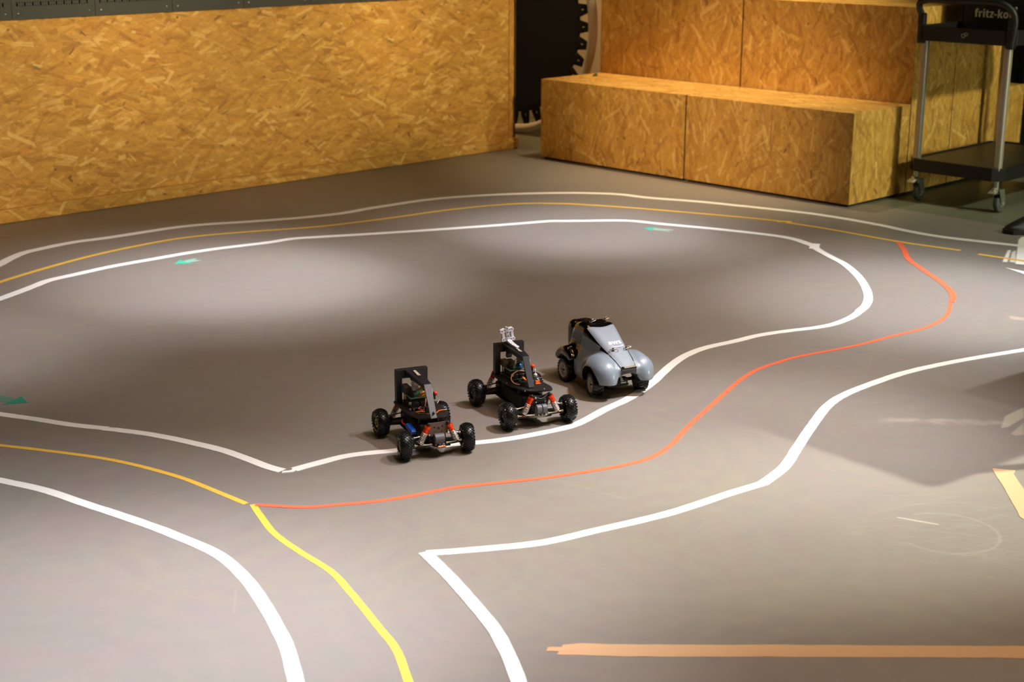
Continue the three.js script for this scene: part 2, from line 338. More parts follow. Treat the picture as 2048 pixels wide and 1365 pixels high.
// table standing just beyond the right side of the view; its corner shades the lower right floor
{
  const t = thing('table', 'plain grey table standing right of the tan tape, its top shading the floor', 'table', [4.75, 0, -1.56], -0.10);
  const W = 0.86, D = 0.86, m = std(0x5b5a56, 0.6);
  mesh('table_top', rbox(W, 0.024, D, 0.006, 0, 0.72, 0), m, t);
  for (const sx of [-1, 1]) for (const sz of [-1, 1]) mesh('leg', [rod([sx * (W / 2 - 0.05), 0, sz * (D / 2 - 0.05)], [sx * (W / 2 - 0.05), 0.71, sz * (D / 2 - 0.05)], 0.016, 0.018, 14)], std(0x2a2a2a, 0.5, 0.4), t);
}
// black backdrop cloth behind the rear step
{
  const t = thing('curtain', 'black cloth curtain hanging behind the rear step and trolley', 'curtain', [8.3, 0, -3.6]);
  const g = new THREE.PlaneGeometry(3.0, 2.6, 120, 2), p = g.attributes.position;
  for (let i = 0; i < p.count; i++) p.setZ(i, 0.035 * Math.sin(p.getX(i) * 21) + 0.015 * Math.sin(p.getX(i) * 47));
  g.computeVertexNormals(); g.rotateY(-Math.PI / 2).translate(0, 1.31, 0.2);
  mesh('cloth', g, std(0x0b0a09, 0.95, 0, { side: THREE.DoubleSide }), t);
  mesh('rail', [rod([0, 2.62, -1.35], [0, 2.62, 1.75], 0.014)], darkSteel, t);
  for (const z of [-1.3, 1.7]) mesh('stand', [rod([0.05, 0, z], [0.05, 2.63, z], 0.014), rod([0.05, 0.01, z], [0.25, 0.01, z + 0.12], 0.012), rod([0.05, 0.01, z], [0.25, 0.01, z - 0.12], 0.012)], darkSteel, t);
}
// mini trampoline stood on its rim behind the partition
{
  const R = 0.70, t = thing('trampoline', 'round black trampoline standing on edge behind the chipboard wall', 'trampoline', [6.90, R + 0.0, -6.955]);
  const frame = std(0xcfc9bc, 0.4, 0.1);
  mesh('frame_ring', [new THREE.TorusGeometry(R - 0.029, 0.029, 12, 96).rotateY(Math.PI / 2)], frame, t);
  mesh('jumping_mat', [new THREE.CylinderGeometry(R - 0.135, R - 0.135, 0.006, 80).rotateZ(Math.PI / 2)], std(0x0c0a08, 0.85), t);
  const strap = [];
  for (let i = 0; i < 36; i++) {
    const g = merged([box(0.005, 0.105, 0.030, 0, R - 0.085, -0.014, 0.22), box(0.005, 0.105, 0.030, 0, R - 0.085, 0.014, -0.22), box(0.012, 0.03, 0.05, 0.0, R - 0.135, 0)]).rotateX(i / 36 * Math.PI * 2);
    mesh('strap', g, blackMatte, t);
  }
}
// chipboard sheet leaning behind the trampoline
structure(mesh('wall_partition', metric(box(0.06, 1.5, 2.2, 7.52, 0.75, -7.26), OSB_M), std(0xc9c0ae, 0.8)));
// ---------------------------------------------------------------- tape lines laid on the vinyl
function ribbon(pts, width, y = 0.0006, o = {}) {
  const c = new THREE.CatmullRomCurve3(pts.map(p => V(p[0], 0, p[1])), false, 'centripetal');
  const L = c.getLength(), n = pts.length < 3 ? 8 : Math.max(12, Math.round(L / 0.03));
  const pos = [], idx = [], h0 = -0.0002; let w = width / 2;
  for (let i = 0; i <= n; i++) {
    const t = i / n, p = c.getPointAt(t), d = c.getTangentAt(t), nx = -d.z, nz = d.x;
    const wl = w * (1 + rr(-0.04, 0.04)) * (o.taper ? Math.max(0.03, o.taper(t)) : 1), wr = w * (1 + rr(-0.04, 0.04)) * (o.taper ? Math.max(0.03, o.taper(t)) : 1);
    const cut = (i === 0 ? -(o.cut0 || 0) : i === n ? (o.cut1 || 0) : 0) * width;
    const tear = (i === 0 || i === n) && o.torn ? rr(0.2, 0.6) * width : 0;
    const A = [p.x + nx * wl + d.x * (cut + tear * rr(-1, 1)), p.z + nz * wl + d.z * (cut + tear * rr(-1, 1))], B = [p.x - nx * wr - d.x * (cut + tear * rr(-1, 1)), p.z - nz * wr - d.z * (cut + tear * rr(-1, 1))];
    pos.push(A[0], y, A[1], B[0], y, B[1], A[0], h0, A[1], B[0], h0, B[1]);
    if (i < n) {
      const k = i * 4;
      idx.push(k, k + 4, k + 1, k + 1, k + 4, k + 5, k, k + 2, k + 4, k + 2, k + 6, k + 4, k + 1, k + 5, k + 3, k + 3, k + 5, k + 7);
    }
  }
  const g = new THREE.BufferGeometry(); g.setAttribute('position', new THREE.Float32BufferAttribute(pos, 3)); g.setIndex(idx);
  const q = g.toNonIndexed(); q.computeVertexNormals();
  if (q.attributes.normal.getY(0) < 0) { const a = q.attributes.position.array; for (let i = 0; i < a.length; i += 9) for (let k = 0; k < 3; k++) { const s = a[i + 3 + k]; a[i + 3 + k] = a[i + 6 + k]; a[i + 6 + k] = s; } q.computeVertexNormals(); }
  return q;
}
const whiteTape = std(0xeae7e2, 0.5), yellowTape = std(0xe6b848, 0.5), orangeTape = std(0xe06846, 0.5), tanTape = std(0xc29c76, 0.65);
const WT = 0.030, NT = 0.0155;
function tape(label, mat, strips, name = 'tape_line') {
  const t = thing(name, label, 'tape');
  strips.forEach(([pts, w, y, o]) => mesh('tape_strip', ribbon(pts, w, y || 0.0006, o || {}), mat, t));
  return t;
}
tape('white tape line farthest from the cars, nearest the chipboard wall and steps', whiteTape, [
  [[[1.44,-4.10],[1.38,-4.50],[1.52,-4.95],[1.88,-5.30],[2.30,-5.50],[2.624,-5.642],[2.751,-5.727],[2.815,-5.784],[2.926,-5.858],[3.010,-5.879],[3.181,-5.901],[3.335,-5.882],[3.534,-5.876],[3.670,-5.868],[3.794,-5.835],[3.987,-5.746],[4.230,-5.650],[4.431,-5.607],[4.569,-5.612],[4.715,-5.606],[4.931,-5.589],[5.114,-5.532],[5.309,-5.434],[5.538,-5.268],[5.662,-5.141],[5.736,-5.027],[5.770,-4.870],[5.874,-4.616],[5.938,-4.389]], WT * 1.5],
  [[[5.936,-4.40],[6.019,-4.035],[6.016,-3.673],[5.994,-3.545],[5.987,-3.365],[6.019,-3.210],[6.073,-3.003],[6.104,-2.878],[6.15,-2.50],[6.10,-2.10]], WT * 1.4, 0.0010],
]);
tape('thin yellow centre line between the two far white lines', yellowTape, [
  [[[1.640,-4.10],[1.590,-4.45],[1.72,-4.85],[2.02,-5.15],[2.503,-5.395],[2.609,-5.444],[2.717,-5.489],[2.869,-5.544],[3.043,-5.597],[3.187,-5.629],[3.363,-5.650],[3.533,-5.656],[3.658,-5.631],[3.855,-5.559],[4.132,-5.440],[4.369,-5.386],[4.584,-5.353],[4.759,-5.334],[4.950,-5.295],[5.117,-5.238],[5.234,-5.171],[5.366,-5.030]], NT * 1.6],
  [[[5.362,-5.036],[5.493,-4.783],[5.636,-4.426],[5.719,-4.198],[5.769,-4.021]], NT * 1.6, 0.0010],
  [[[5.757,-4.015],[5.771,-3.806],[5.764,-3.427],[5.799,-3.150]], NT * 1.6, 0.0008],
  [[[5.742,-4.06],[5.785,-4.005]], NT * 2.0, 0.0016, { torn: true }],
]);
tape('short thin yellow tape piece past the gap, at the white glue patch', yellowTape, [[[[5.788,-3.061],[5.808,-2.866],[5.818,-2.736],[5.85,-2.40]], NT * 1.6, 0.0008]]);
tape('white inner loop of tape that the three model cars stand beside', whiteTape, [
  [[[1.795,-4.20],[1.790,-4.50],[1.92,-4.82],[2.15,-5.03],[2.385,-5.155],[2.486,-5.200],[2.594,-5.253],[2.671,-5.293],[2.750,-5.336],[2.877,-5.357],[3.059,-5.380],[3.261,-5.381],[3.424,-5.379],[3.579,-5.360],[3.785,-5.315],[3.896,-5.307],[3.995,-5.262],[4.185,-5.162],[4.533,-4.994],[4.774,-4.886],[4.997,-4.796]], WT * 1.38],
  [[[4.988,-4.800],[5.094,-4.703],[5.260,-4.548],[5.309,-4.405],[5.420,-4.096],[5.481,-3.808],[5.426,-3.639]], WT * 1.38, 0.0010],
  [[[5.464,-3.655],[5.372,-3.600]], WT * 1.35, 0.0016],
  [[[5.430,-3.649],[5.364,-3.568],[5.295,-3.462],[5.222,-3.347],[5.155,-3.269],[5.070,-3.180],[4.978,-3.097],[4.888,-3.025],[4.794,-2.961],[4.703,-2.914],[4.617,-2.886]], WT * 1.1, 0.0013],
  [[[4.634,-2.889],[4.544,-2.864],[4.486,-2.855],[4.389,-2.852],[4.293,-2.878],[4.237,-2.902],[4.105,-2.945],[3.980,-2.959],[3.848,-2.978],[3.715,-2.963],[3.547,-2.903],[3.438,-2.856],[3.262,-2.800],[3.135,-2.780],[2.960,-2.747],[2.844,-2.767],[2.730,-2.803],[2.669,-2.834],[2.611,-2.868],[2.547,-2.903],[2.464,-2.943],[2.359,-2.995],[2.276,-3.006],[2.192,-3.012]], WT, 0.0008],
  [[[1.795,-4.22],[1.831,-4.021],[1.859,-3.956],[1.903,-3.861],[1.962,-3.723],[2.014,-3.631]], WT],
  [[[2.010,-3.636],[2.077,-3.494],[2.124,-3.341],[2.142,-3.259],[2.150,-3.176],[2.156,-3.067],[2.165,-3.023]], WT, 0.0010, { torn: true }],
  [[[2.158,-3.018],[2.180,-3.006],[2.196,-3.012]], WT * 0.4, 0.0016, { torn: true }],
]);
tape('yellow line running from the left edge to the bottom edge, past the orange line', yellowTape, [
  [[[1.642,-4.12],[1.655,-3.95],[1.705,-3.765],[1.736,-3.711],[1.804,-3.587],[1.876,-3.442],[1.912,-3.342],[1.938,-3.235],[1.953,-3.152],[1.961,-3.027],[1.967,-2.904]], NT * 1.05],
  [[[1.976,-2.889],[1.937,-2.791],[1.911,-2.720],[1.896,-2.650],[1.884,-2.558],[1.871,-2.448],[1.833,-2.331],[1.775,-2.174],[1.739,-2.078],[1.679,-1.975],[1.623,-1.887],[1.50,-1.70],[1.36,-1.52]], NT * 1.1],
]);
tape('broad white curve in the bottom left corner of the track', whiteTape, [
  [[[1.442,-4.12],[1.50,-3.80],[1.591,-3.531],[1.613,-3.469],[1.660,-3.329],[1.689,-3.166],[1.717,-3.013],[1.738,-2.856],[1.746,-2.693],[1.724,-2.576],[1.686,-2.459],[1.637,-2.336],[1.595,-2.242],[1.549,-2.158],[1.473,-2.034],[1.33,-1.86],[1.18,-1.70]], WT],
]);
tape('thin orange tape line winding around the right side of the cars', orangeTape, [
  [[[1.978,-2.882],[2.008,-2.844],[2.043,-2.798],[2.071,-2.773],[2.120,-2.744],[2.211,-2.691],[2.304,-2.657],[2.391,-2.634],[2.462,-2.599],[2.601,-2.524],[2.755,-2.461],[2.86,-2.431],[2.916,-2.426],[2.974,-2.435],[3.042,-2.455],[3.158,-2.504],[3.272,-2.548],[3.422,-2.602],[3.54,-2.645],[3.682,-2.691],[3.786,-2.711],[3.891,-2.710],[3.963,-2.707],[4.108,-2.673],[4.247,-2.642],[4.405,-2.626],[4.580,-2.602],[4.717,-2.616],[4.812,-2.644],[4.96,-2.715]], NT, 0.0012],
  [[[4.975,-2.722],[5.070,-2.769],[5.201,-2.883],[5.360,-3.067],[5.492,-3.215],[5.622,-3.314],[5.758,-3.426]], NT * 1.6, 0.0012],
]);
tape('white line with a sharp corner near the bottom, sweeping up to the right edge', whiteTape, [
  [[[2.086,-2.377],[2.187,-2.310],[2.310,-2.240],[2.463,-2.197],[2.662,-2.147],[2.863,-2.125],[2.990,-2.107]], WT, 0.0006],
  [[[2.975,-2.107],[3.111,-2.138],[3.259,-2.200],[3.452,-2.282],[3.632,-2.351],[3.749,-2.374],[3.925,-2.377],[4.088,-2.366],[4.296,-2.321],[4.582,-2.231],[4.715,-2.189],[5.05,-2.09],[5.45,-2.00]], WT, 0.0010],
  [[[2.086,-2.384],[2.07,-2.337],[2.042,-2.258],[2.009,-2.175]], WT, 0.0012],
  [[[2.011,-2.180],[1.968,-2.076],[1.926,-1.985],[1.868,-1.889],[1.817,-1.814],[1.768,-1.746],[1.62,-1.52],[1.45,-1.30]], WT, 0.0016],
]);
tape('long straight tan masking tape strip along the bottom right', tanTape, [[[[1.975,-1.845],[2.05,-1.762],[2.228,-1.586],[2.436,-1.379],[2.650,-1.165],[3.10,-0.72]], 0.050, 0.0008, { torn: true }], [[[1.950,-1.868],[1.995,-1.818]], 0.018, 0.0010, { torn: true }]], 'masking_tape');
tape('short tan masking tape strip at the right edge, end torn', tanTape, [[[[3.505,-1.735],[3.40,-1.645],[3.235,-1.510]], 0.048, 0.0008, { torn: true }]], 'masking_tape');
tape('pointed white tape end at the right edge below the glue patch', whiteTape, [[[[5.640,-2.858],[5.616,-2.766],[5.565,-2.618]], 0.075, 0.0008, { taper: t => t * 1.2 }]]);
// torn curl of tape where the inner loop closes
function arrow(x, z, ang, len, label, col, fade) {
  const t = thing('arrow_sticker', label, 'arrow', [x, 0, z], ang);
  const H = [[0, 0], [-0.058, 0.044], [-0.050, 0.006], [-0.058, -0.044]], S = [[-0.052, 0.018], [-len, 0.028], [-len + 0.012, 0.006], [-0.085, 0.002], [-len, -0.008], [-len, -0.026], [-0.052, -0.018]];
  const up = g => g.rotateX(-Math.PI / 2);
  mesh('arrow_head', up(extrude(H, 0.0007)), std(col, 0.55), t);
  mesh('arrow_shaft', up(extrude(S, 0.0005)), std(fade, 0.55), t);
}
const dirAng = (ax, az, bx, bz) => Math.atan2(-(bz - az), bx - ax);
arrow(5.182, -4.395, dirAng(5.235, -4.26, 5.182, -4.395), 0.14, 'faded teal arrow below the far white line, in the middle', 0x3fa88c, 0x93a592);
arrow(3.262, -5.245, dirAng(3.366, -5.25, 3.262, -5.247), 0.115, 'bright teal arrow pointing left in the left light pool', 0x2fb99a, 0x86b6a2);
arrow(1.966, -3.998, dirAng(1.925, -4.09, 1.966, -3.998), 0.14, 'dark teal arrow pointing right at the left edge', 0x05836a, 0x4f7d68);

// ---------------------------------------------------------------- service trolley with crate
{
  const t = thing('service_trolley', 'black two-tier service trolley with silver posts beside the chipboard steps', 'trolley', [7.085, 0, -3.6925]);
  const L = 0.87, W = 0.505, hx = L / 2, hz = W / 2, plastic = std(0x0d0c0b, 0.5), trayTop = std(0x25231f, 0.42), postMat = std(0xb5aca0, 0.38, 0.55);
  const cham = (k, c) => [[-hx + k + c, -hz + k], [hx - k - c, -hz + k], [hx - k, -hz + k + c], [hx - k, hz - k - c], [hx - k - c, hz - k], [-hx + k + c, hz - k], [-hx + k, hz - k - c], [-hx + k, -hz + k + c]];
  function tray(y0, y1, depth, name) {
    const g = part(name, t);
    const s = new THREE.Shape(cham(0, 0.045).map(q => new THREE.Vector2(...q))), hole = new THREE.Path(cham(0.016, 0.042).map(q => new THREE.Vector2(...q)));
    s.holes.push(hole);
    mesh('tray_rim', extrude(s, y1 - y0 - 0.004, 0.002).rotateX(-Math.PI / 2).translate(0, y0 + 0.002, 0), plastic, g);
    mesh('tray_floor', extrude(cham(0.012, 0.043), 0.006).rotateX(-Math.PI / 2).translate(0, y1 - depth, 0), trayTop, g);
    return g;
  }
  tray(0.150, 0.212, 0.012, 'lower_tray');
  const up = tray(0.785, 0.855, 0.05, 'upper_tray');
  // small raised emblem on the front rim: two linked rings
  mesh('emblem', [new THREE.TorusGeometry(0.0085, 0.0028, 6, 20).rotateY(-Math.PI / 2).translate(-hx - 0.003, 0.820, 0.000), new THREE.TorusGeometry(0.007, 0.0025, 6, 20).rotateY(-Math.PI / 2).translate(-hx - 0.003, 0.827, 0.015)], std(0x9a9186, 0.5), up);
  for (const sx of [-1, 1]) for (const sz of [-1, 1]) {
    const px = sx * (hx - 0.035), pz = sz * (hz - 0.035);
    mesh('post', extrude(roundRect(0.034, 0.034, 0.010), 0.59).rotateX(-Math.PI / 2).translate(px, 0.20, pz), postMat, t);
    const c = part('caster', t), R = 0.042, wx = px + (sx < 0 ? 0.02 : 0.02), wz = pz + 0.012;
    mesh('wheel', [lathe([[0.012, -0.012], [R - 0.006, -0.013], [R, -0.008], [R, 0.008], [R - 0.006, 0.013], [0.012, 0.012]], 32).rotateX(Math.PI / 2).translate(wx, R, wz)], std(0x4d5150, 0.5), c);
    mesh('hub', [new THREE.CylinderGeometry(0.018, 0.018, 0.03, 20).rotateX(Math.PI / 2).translate(wx, R, wz), new THREE.CylinderGeometry(0.006, 0.006, 0.046, 10).rotateX(Math.PI / 2).translate(wx, R, wz)], alu, c);
    const fork = s => extrude([[px - 0.022, 0.108], [px + 0.024, 0.108], [wx + 0.017, R + 0.02], [wx + 0.012, R - 0.010], [wx - 0.012, R - 0.010], [wx - 0.016, R + 0.012]], 0.0035, 0.0006).translate(0, 0, wz + s * 0.0185 - 0.0017);
    mesh('fork', [fork(1), fork(-1), rbox(0.05, 0.006, 0.042, 0.002, px, 0.110, wz), rod([px, 0.11, pz], [px, 0.152, pz], 0.011, 0.014)], std(0xb4b8ae, 0.3, 0.85), c);
    mesh('brake_pedal', [rod([px - 0.015, 0.112, wz], [px - 0.05, 0.118, wz], 0.007), rbox(0.03, 0.006, 0.04, 0.002, px - 0.052, 0.104, wz, 0, 0, 0.45)], std(0xcfcbbd, 0.3, 0.7), c);
  }
  // push handle: loop of black plastic round the front end
  const hp = [[-hx + 0.012, 0.78, -hz + 0.020], [-hx + 0.012, 0.90, -hz + 0.018], [-hx + 0.002, 0.935, -hz + 0.008], [-hx - 0.006, 0.962, -hz + 0.012], [-hx - 0.006, 0.976, -hz + 0.045], [-hx - 0.006, 0.978, -0.05], [-hx - 0.006, 0.980, 0.13], [-hx - 0.006, 0.972, hz - 0.055], [-hx + 0.002, 0.945, hz - 0.018], [-hx + 0.010, 0.905, hz - 0.004], [-hx + 0.012, 0.78, hz - 0.014]];
  mesh('push_handle', [tube(hp, 0.0155, 12, false, 90), rbox(0.04, 0.09, 0.042, 0.008, -hx + 0.022, 0.815, -hz + 0.022), rbox(0.04, 0.09, 0.042, 0.008, -hx + 0.022, 0.815, hz - 0.022), rbox(0.034, 0.06, 0.036, 0.008, -hx + 0.014, 0.885, -hz + 0.020), rbox(0.034, 0.06, 0.036, 0.008, -hx + 0.012, 0.885, hz - 0.014)], plastic, t);
}
{
  const t = thing('drinks_crate', 'black drinks crate with white lettering standing on the trolley', 'crate', [7.20, 0.811, -3.70]);
  const m = std(0x0e0b09, 0.5), W = 0.405, D = 0.40, H = 0.33;
  mesh('shell', [rbox(0.012, H, W, 0.004, -D / 2 + 0.006, H / 2, 0), rbox(0.012, H, W, 0.004, D / 2 - 0.006, H / 2, 0), rbox(D, H, 0.012, 0.004, 0, H / 2, W / 2 - 0.006), rbox(D, H, 0.012, 0.004, 0, H / 2, -W / 2 + 0.006), box(D - 0.01, 0.008, W - 0.01, 0, 0.006, 0)], m, t);
  mesh('rim', [rbox(0.024, 0.02, W + 0.01, 0.004, -D / 2 + 0.01, H - 0.01, 0), rbox(0.024, 0.02, W + 0.01, 0.004, D / 2 - 0.01, H - 0.01, 0), rbox(D, 0.02, 0.024, 0.004, 0, H - 0.01, W / 2 - 0.008), rbox(D, 0.02, 0.024, 0.004, 0, H - 0.01, -W / 2 + 0.008)], m, t);
  const white = std(0xcfc4ae, 0.5);
  const tx = text('fritz-kola', 0.038, 0.001).scale(0.99, 1, 1).rotateY(-Math.PI / 2).translate(-D / 2 - 0.0008, 0.094, -0.024);
  mesh('lettering', tx, white, t);
  mesh('registered_mark', [new THREE.TorusGeometry(0.007, 0.0012, 6, 20).rotateY(-Math.PI / 2).translate(-D / 2 - 0.001, 0.122, 0.078), text('R', 0.008, 0.001).rotateY(-Math.PI / 2).translate(-D / 2 - 0.001, 0.122, 0.078)], white, t);
}
// ---------------------------------------------------------------- shoe at the right edge
{
  const t = thing('shoe', 'black shoe toe of someone standing at the right edge', 'shoe', [6.395, 0, -3.13], -0.35);
  // foot points along -X ; cross sections from toe to heel
  const ring = [[-0.145, 0.018, 0.012, 0.030], [-0.135, 0.034, 0.030, 0.038], [-0.10, 0.046, 0.045, 0.050], [-0.05, 0.049, 0.048, 0.068], [0.0, 0.044, 0.046, 0.088], [0.05, 0.037, 0.040, 0.105], [0.10, 0.035, 0.036, 0.112], [0.135, 0.030, 0.030, 0.105], [0.147, 0.014, 0.014, 0.08]];
  const N = 20, pos = [], idx = [];
  ring.forEach(([x, wl, wr, h]) => { for (let k = 0; k < N; k++) { const a = k / N * Math.PI * 2, c = Math.cos(a), s = Math.sin(a); pos.push(x, 0.02 + (s > 0 ? Math.pow(s, 0.8) * (h - 0.02) : s * 0.006), c > 0 ? c * wr : c * wl); } });
  for (let i = 0; i < ring.length - 1; i++) for (let k = 0; k < N; k++) { const a = i * N + k, b = i * N + (k + 1) % N; idx.push(a, b, a + N, b, b + N, a + N); }
  for (const e of [0, ring.length - 1]) for (let k = 1; k < N - 1; k++) idx.push(e * N, e ? e * N + k : e * N + k + 1, e ? e * N + k + 1 : e * N + k);
  const g = new THREE.BufferGeometry(); g.setAttribute('position', new THREE.Float32BufferAttribute(pos, 3)); g.setIndex(idx); g.computeVertexNormals();
  mesh('upper', g, std(0x0d0c0c, 0.5), t);
  const sole = new THREE.Shape([[-0.155, 0.01], [-0.14, 0.036], [-0.09, 0.052], [-0.02, 0.050], [0.08, 0.040], [0.14, 0.034], [0.155, 0.0], [0.14, -0.033], [0.08, -0.038], [-0.02, -0.045], [-0.09, -0.05], [-0.14, -0.032]].map(q => new THREE.Vector2(...q)));
  mesh('sole', extrude(sole, 0.016, 0.002).rotateX(-Math.PI / 2).translate(0, 0.002, 0), std(0x171515, 0.7), t);
  mesh('laces', [0, 1, 2, 3].map(i => rod([-0.035 + i * 0.022, 0.066 + i * 0.009, -0.02], [-0.03 + i * 0.022, 0.066 + i * 0.009, 0.02], 0.0025)), std(0x050505, 0.8), t);
}
// ---------------------------------------------------------------- two open model buggies
const D2R = Math.PI / 180;
const tyreGeo = (() => {
  const R = 0.0395, w = 0.0168;
  const base = lathe([[0.021, -w + 0.003], [0.027, -w], [R - 0.010, -w], [R - 0.0055, -w + 0.0025], [R - 0.0022, -w + 0.007], [R, -w + 0.0135], [R, w - 0.0135], [R - 0.0022, w - 0.007], [R - 0.0055, w - 0.0025], [R - 0.010, w], [0.027, w], [0.021, w - 0.003]], 40).rotateZ(Math.PI / 2);
  const k = [base];
  for (let row = 0; row < 7; row++) {
    const off = (row - 3) * 0.0050, n = 26, rad = R - 0.0050 * Math.pow(Math.abs(row - 3) / 3, 2.2), tilt = (row - 3) * 0.20;
    for (let i = 0; i < n; i++) {
      const a = (i + (row % 2) * 0.5) / n * Math.PI * 2;
      k.push(new THREE.CylinderGeometry(0.0021, 0.0027, 0.0042, 6, 1).rotateZ(-tilt).translate(off, rad + 0.0008, 0).rotateX(a));
    }
  }
  for (const s of [-1, 1]) for (let i = 0; i < 20; i++) k.push(box(0.003, 0.007, 0.0045, s * (w - 0.0008), R - 0.0088, 0).rotateX(i / 20 * Math.PI * 2));
  return merged(k);
})();
const rimGeo = merged([
  lathe([[0.0225, -0.0145], [0.0238, -0.0160], [0.0225, -0.0166], [0.0205, -0.0145], [0.0190, -0.0115], [0.0140, -0.0110], [0.0125, -0.0125], [0.0085, -0.0125], [0.0070, -0.0115], [0.0001, -0.0115]], 36).rotateZ(-Math.PI / 2),
  lathe([[0.0225, 0.015], [0.0205, 0.014], [0.0195, -0.004], [0.0225, -0.015]], 36).rotateZ(-Math.PI / 2),
]);
function ringArc(r0, r1, a0, a1, x, n = 10) {   // flat arc on the outer side face (face towards -x)
  const s = new THREE.Shape(); s.absarc(0, 0, r1, a0, a1, false); s.absarc(0, 0, r0, a1, a0, true);
  return new THREE.ExtrudeGeometry(s, { depth: 0.0006, bevelEnabled: false, curveSegments: n }).rotateY(-Math.PI / 2).translate(x, 0, 0);
}
function wheel(parent, x, z, steer, style) {
  const g = part('wheel', parent); g.position.set(x, 0.0394, z); g.scale.setScalar(0.925); g.rotation.y = (x > 0 ? Math.PI : 0) + steer;
  mesh('tyre', tyreGeo, rubber, g);
  mesh('rim', rimGeo, style === 'yellow' ? black : std(0x141314, 0.4), g);
  mesh('hub_nut', [new THREE.CylinderGeometry(0.003, 0.003, 0.006, 6).rotateZ(Math.PI / 2).translate(-0.0135, 0, 0)], steel, g);
  if (style === 'yellow') {
    mesh('hub_ring', ringArc(0.0082, 0.0134, 0, Math.PI * 2, -0.0130, 24), yellowPaint, g);
    const l = []; for (const [c, m] of [[-1.75, 6], [1.75, 5]]) for (let i = 0; i < m; i++) l.push(ringArc(c < 0 ? 0.0188 : 0.0208, 0.0236, c - 0.62 + i * 0.21, c - 0.62 + i * 0.21 + 0.15, -0.0166, 3));
    mesh('sidewall_print', l, yellowPaint, g);
  } else mesh('bead_ring', ringArc(0.0205, 0.0232, 0, Math.PI * 2, -0.0166, 28), std(0x4a4648, 0.4, 0.3), g);
  return g;
}
function shock(parent, a, b) {
  const g = part('shock_absorber', parent), A = V(...a), B = V(...b), at = t => { const p = A.clone().lerp(B, t); return [p.x, p.y, p.z]; };
  mesh('cap', [rod(at(-0.09), at(-0.01), 0.0055), ball(0.0048, ...at(-0.09), 8)], black, g);
  mesh('shock_body', [rod(at(-0.01), at(0.10), 0.0080, 0.0084, 14), rod(at(0.10), at(0.16), 0.0068, 0.0066, 14), rod(at(0.16), at(0.30), 0.0078, 0.0072, 14), rod(at(0.30), at(0.36), 0.0066, 0.0078, 14), rod(at(0.36), at(0.58), 0.0050)], orangeAno, g);
  mesh('shaft', [rod(at(0.45), at(1.0), 0.0022), ball(0.004, ...at(1.0), 8)], std(0x8a4a30, 0.35, 0.5), g);
  const d = B.clone().sub(A), L = d.length(), q = new THREE.Quaternion().setFromUnitVectors(V(0, 1, 0), d.clone().normalize());
  class Helix extends THREE.Curve { getPoint(t, o = V(0, 0, 0)) { const an = t * Math.PI * 2 * 8; return o.set(0.0076 * Math.cos(an), (0.36 + t * 0.58) * L, 0.0076 * Math.sin(an)).applyQuaternion(q).add(A); } }
  mesh('spring', new THREE.TubeGeometry(new Helix(), 130, 0.0014, 5, false), std(0xd8cfc8, 0.25, 0.85), g);
}
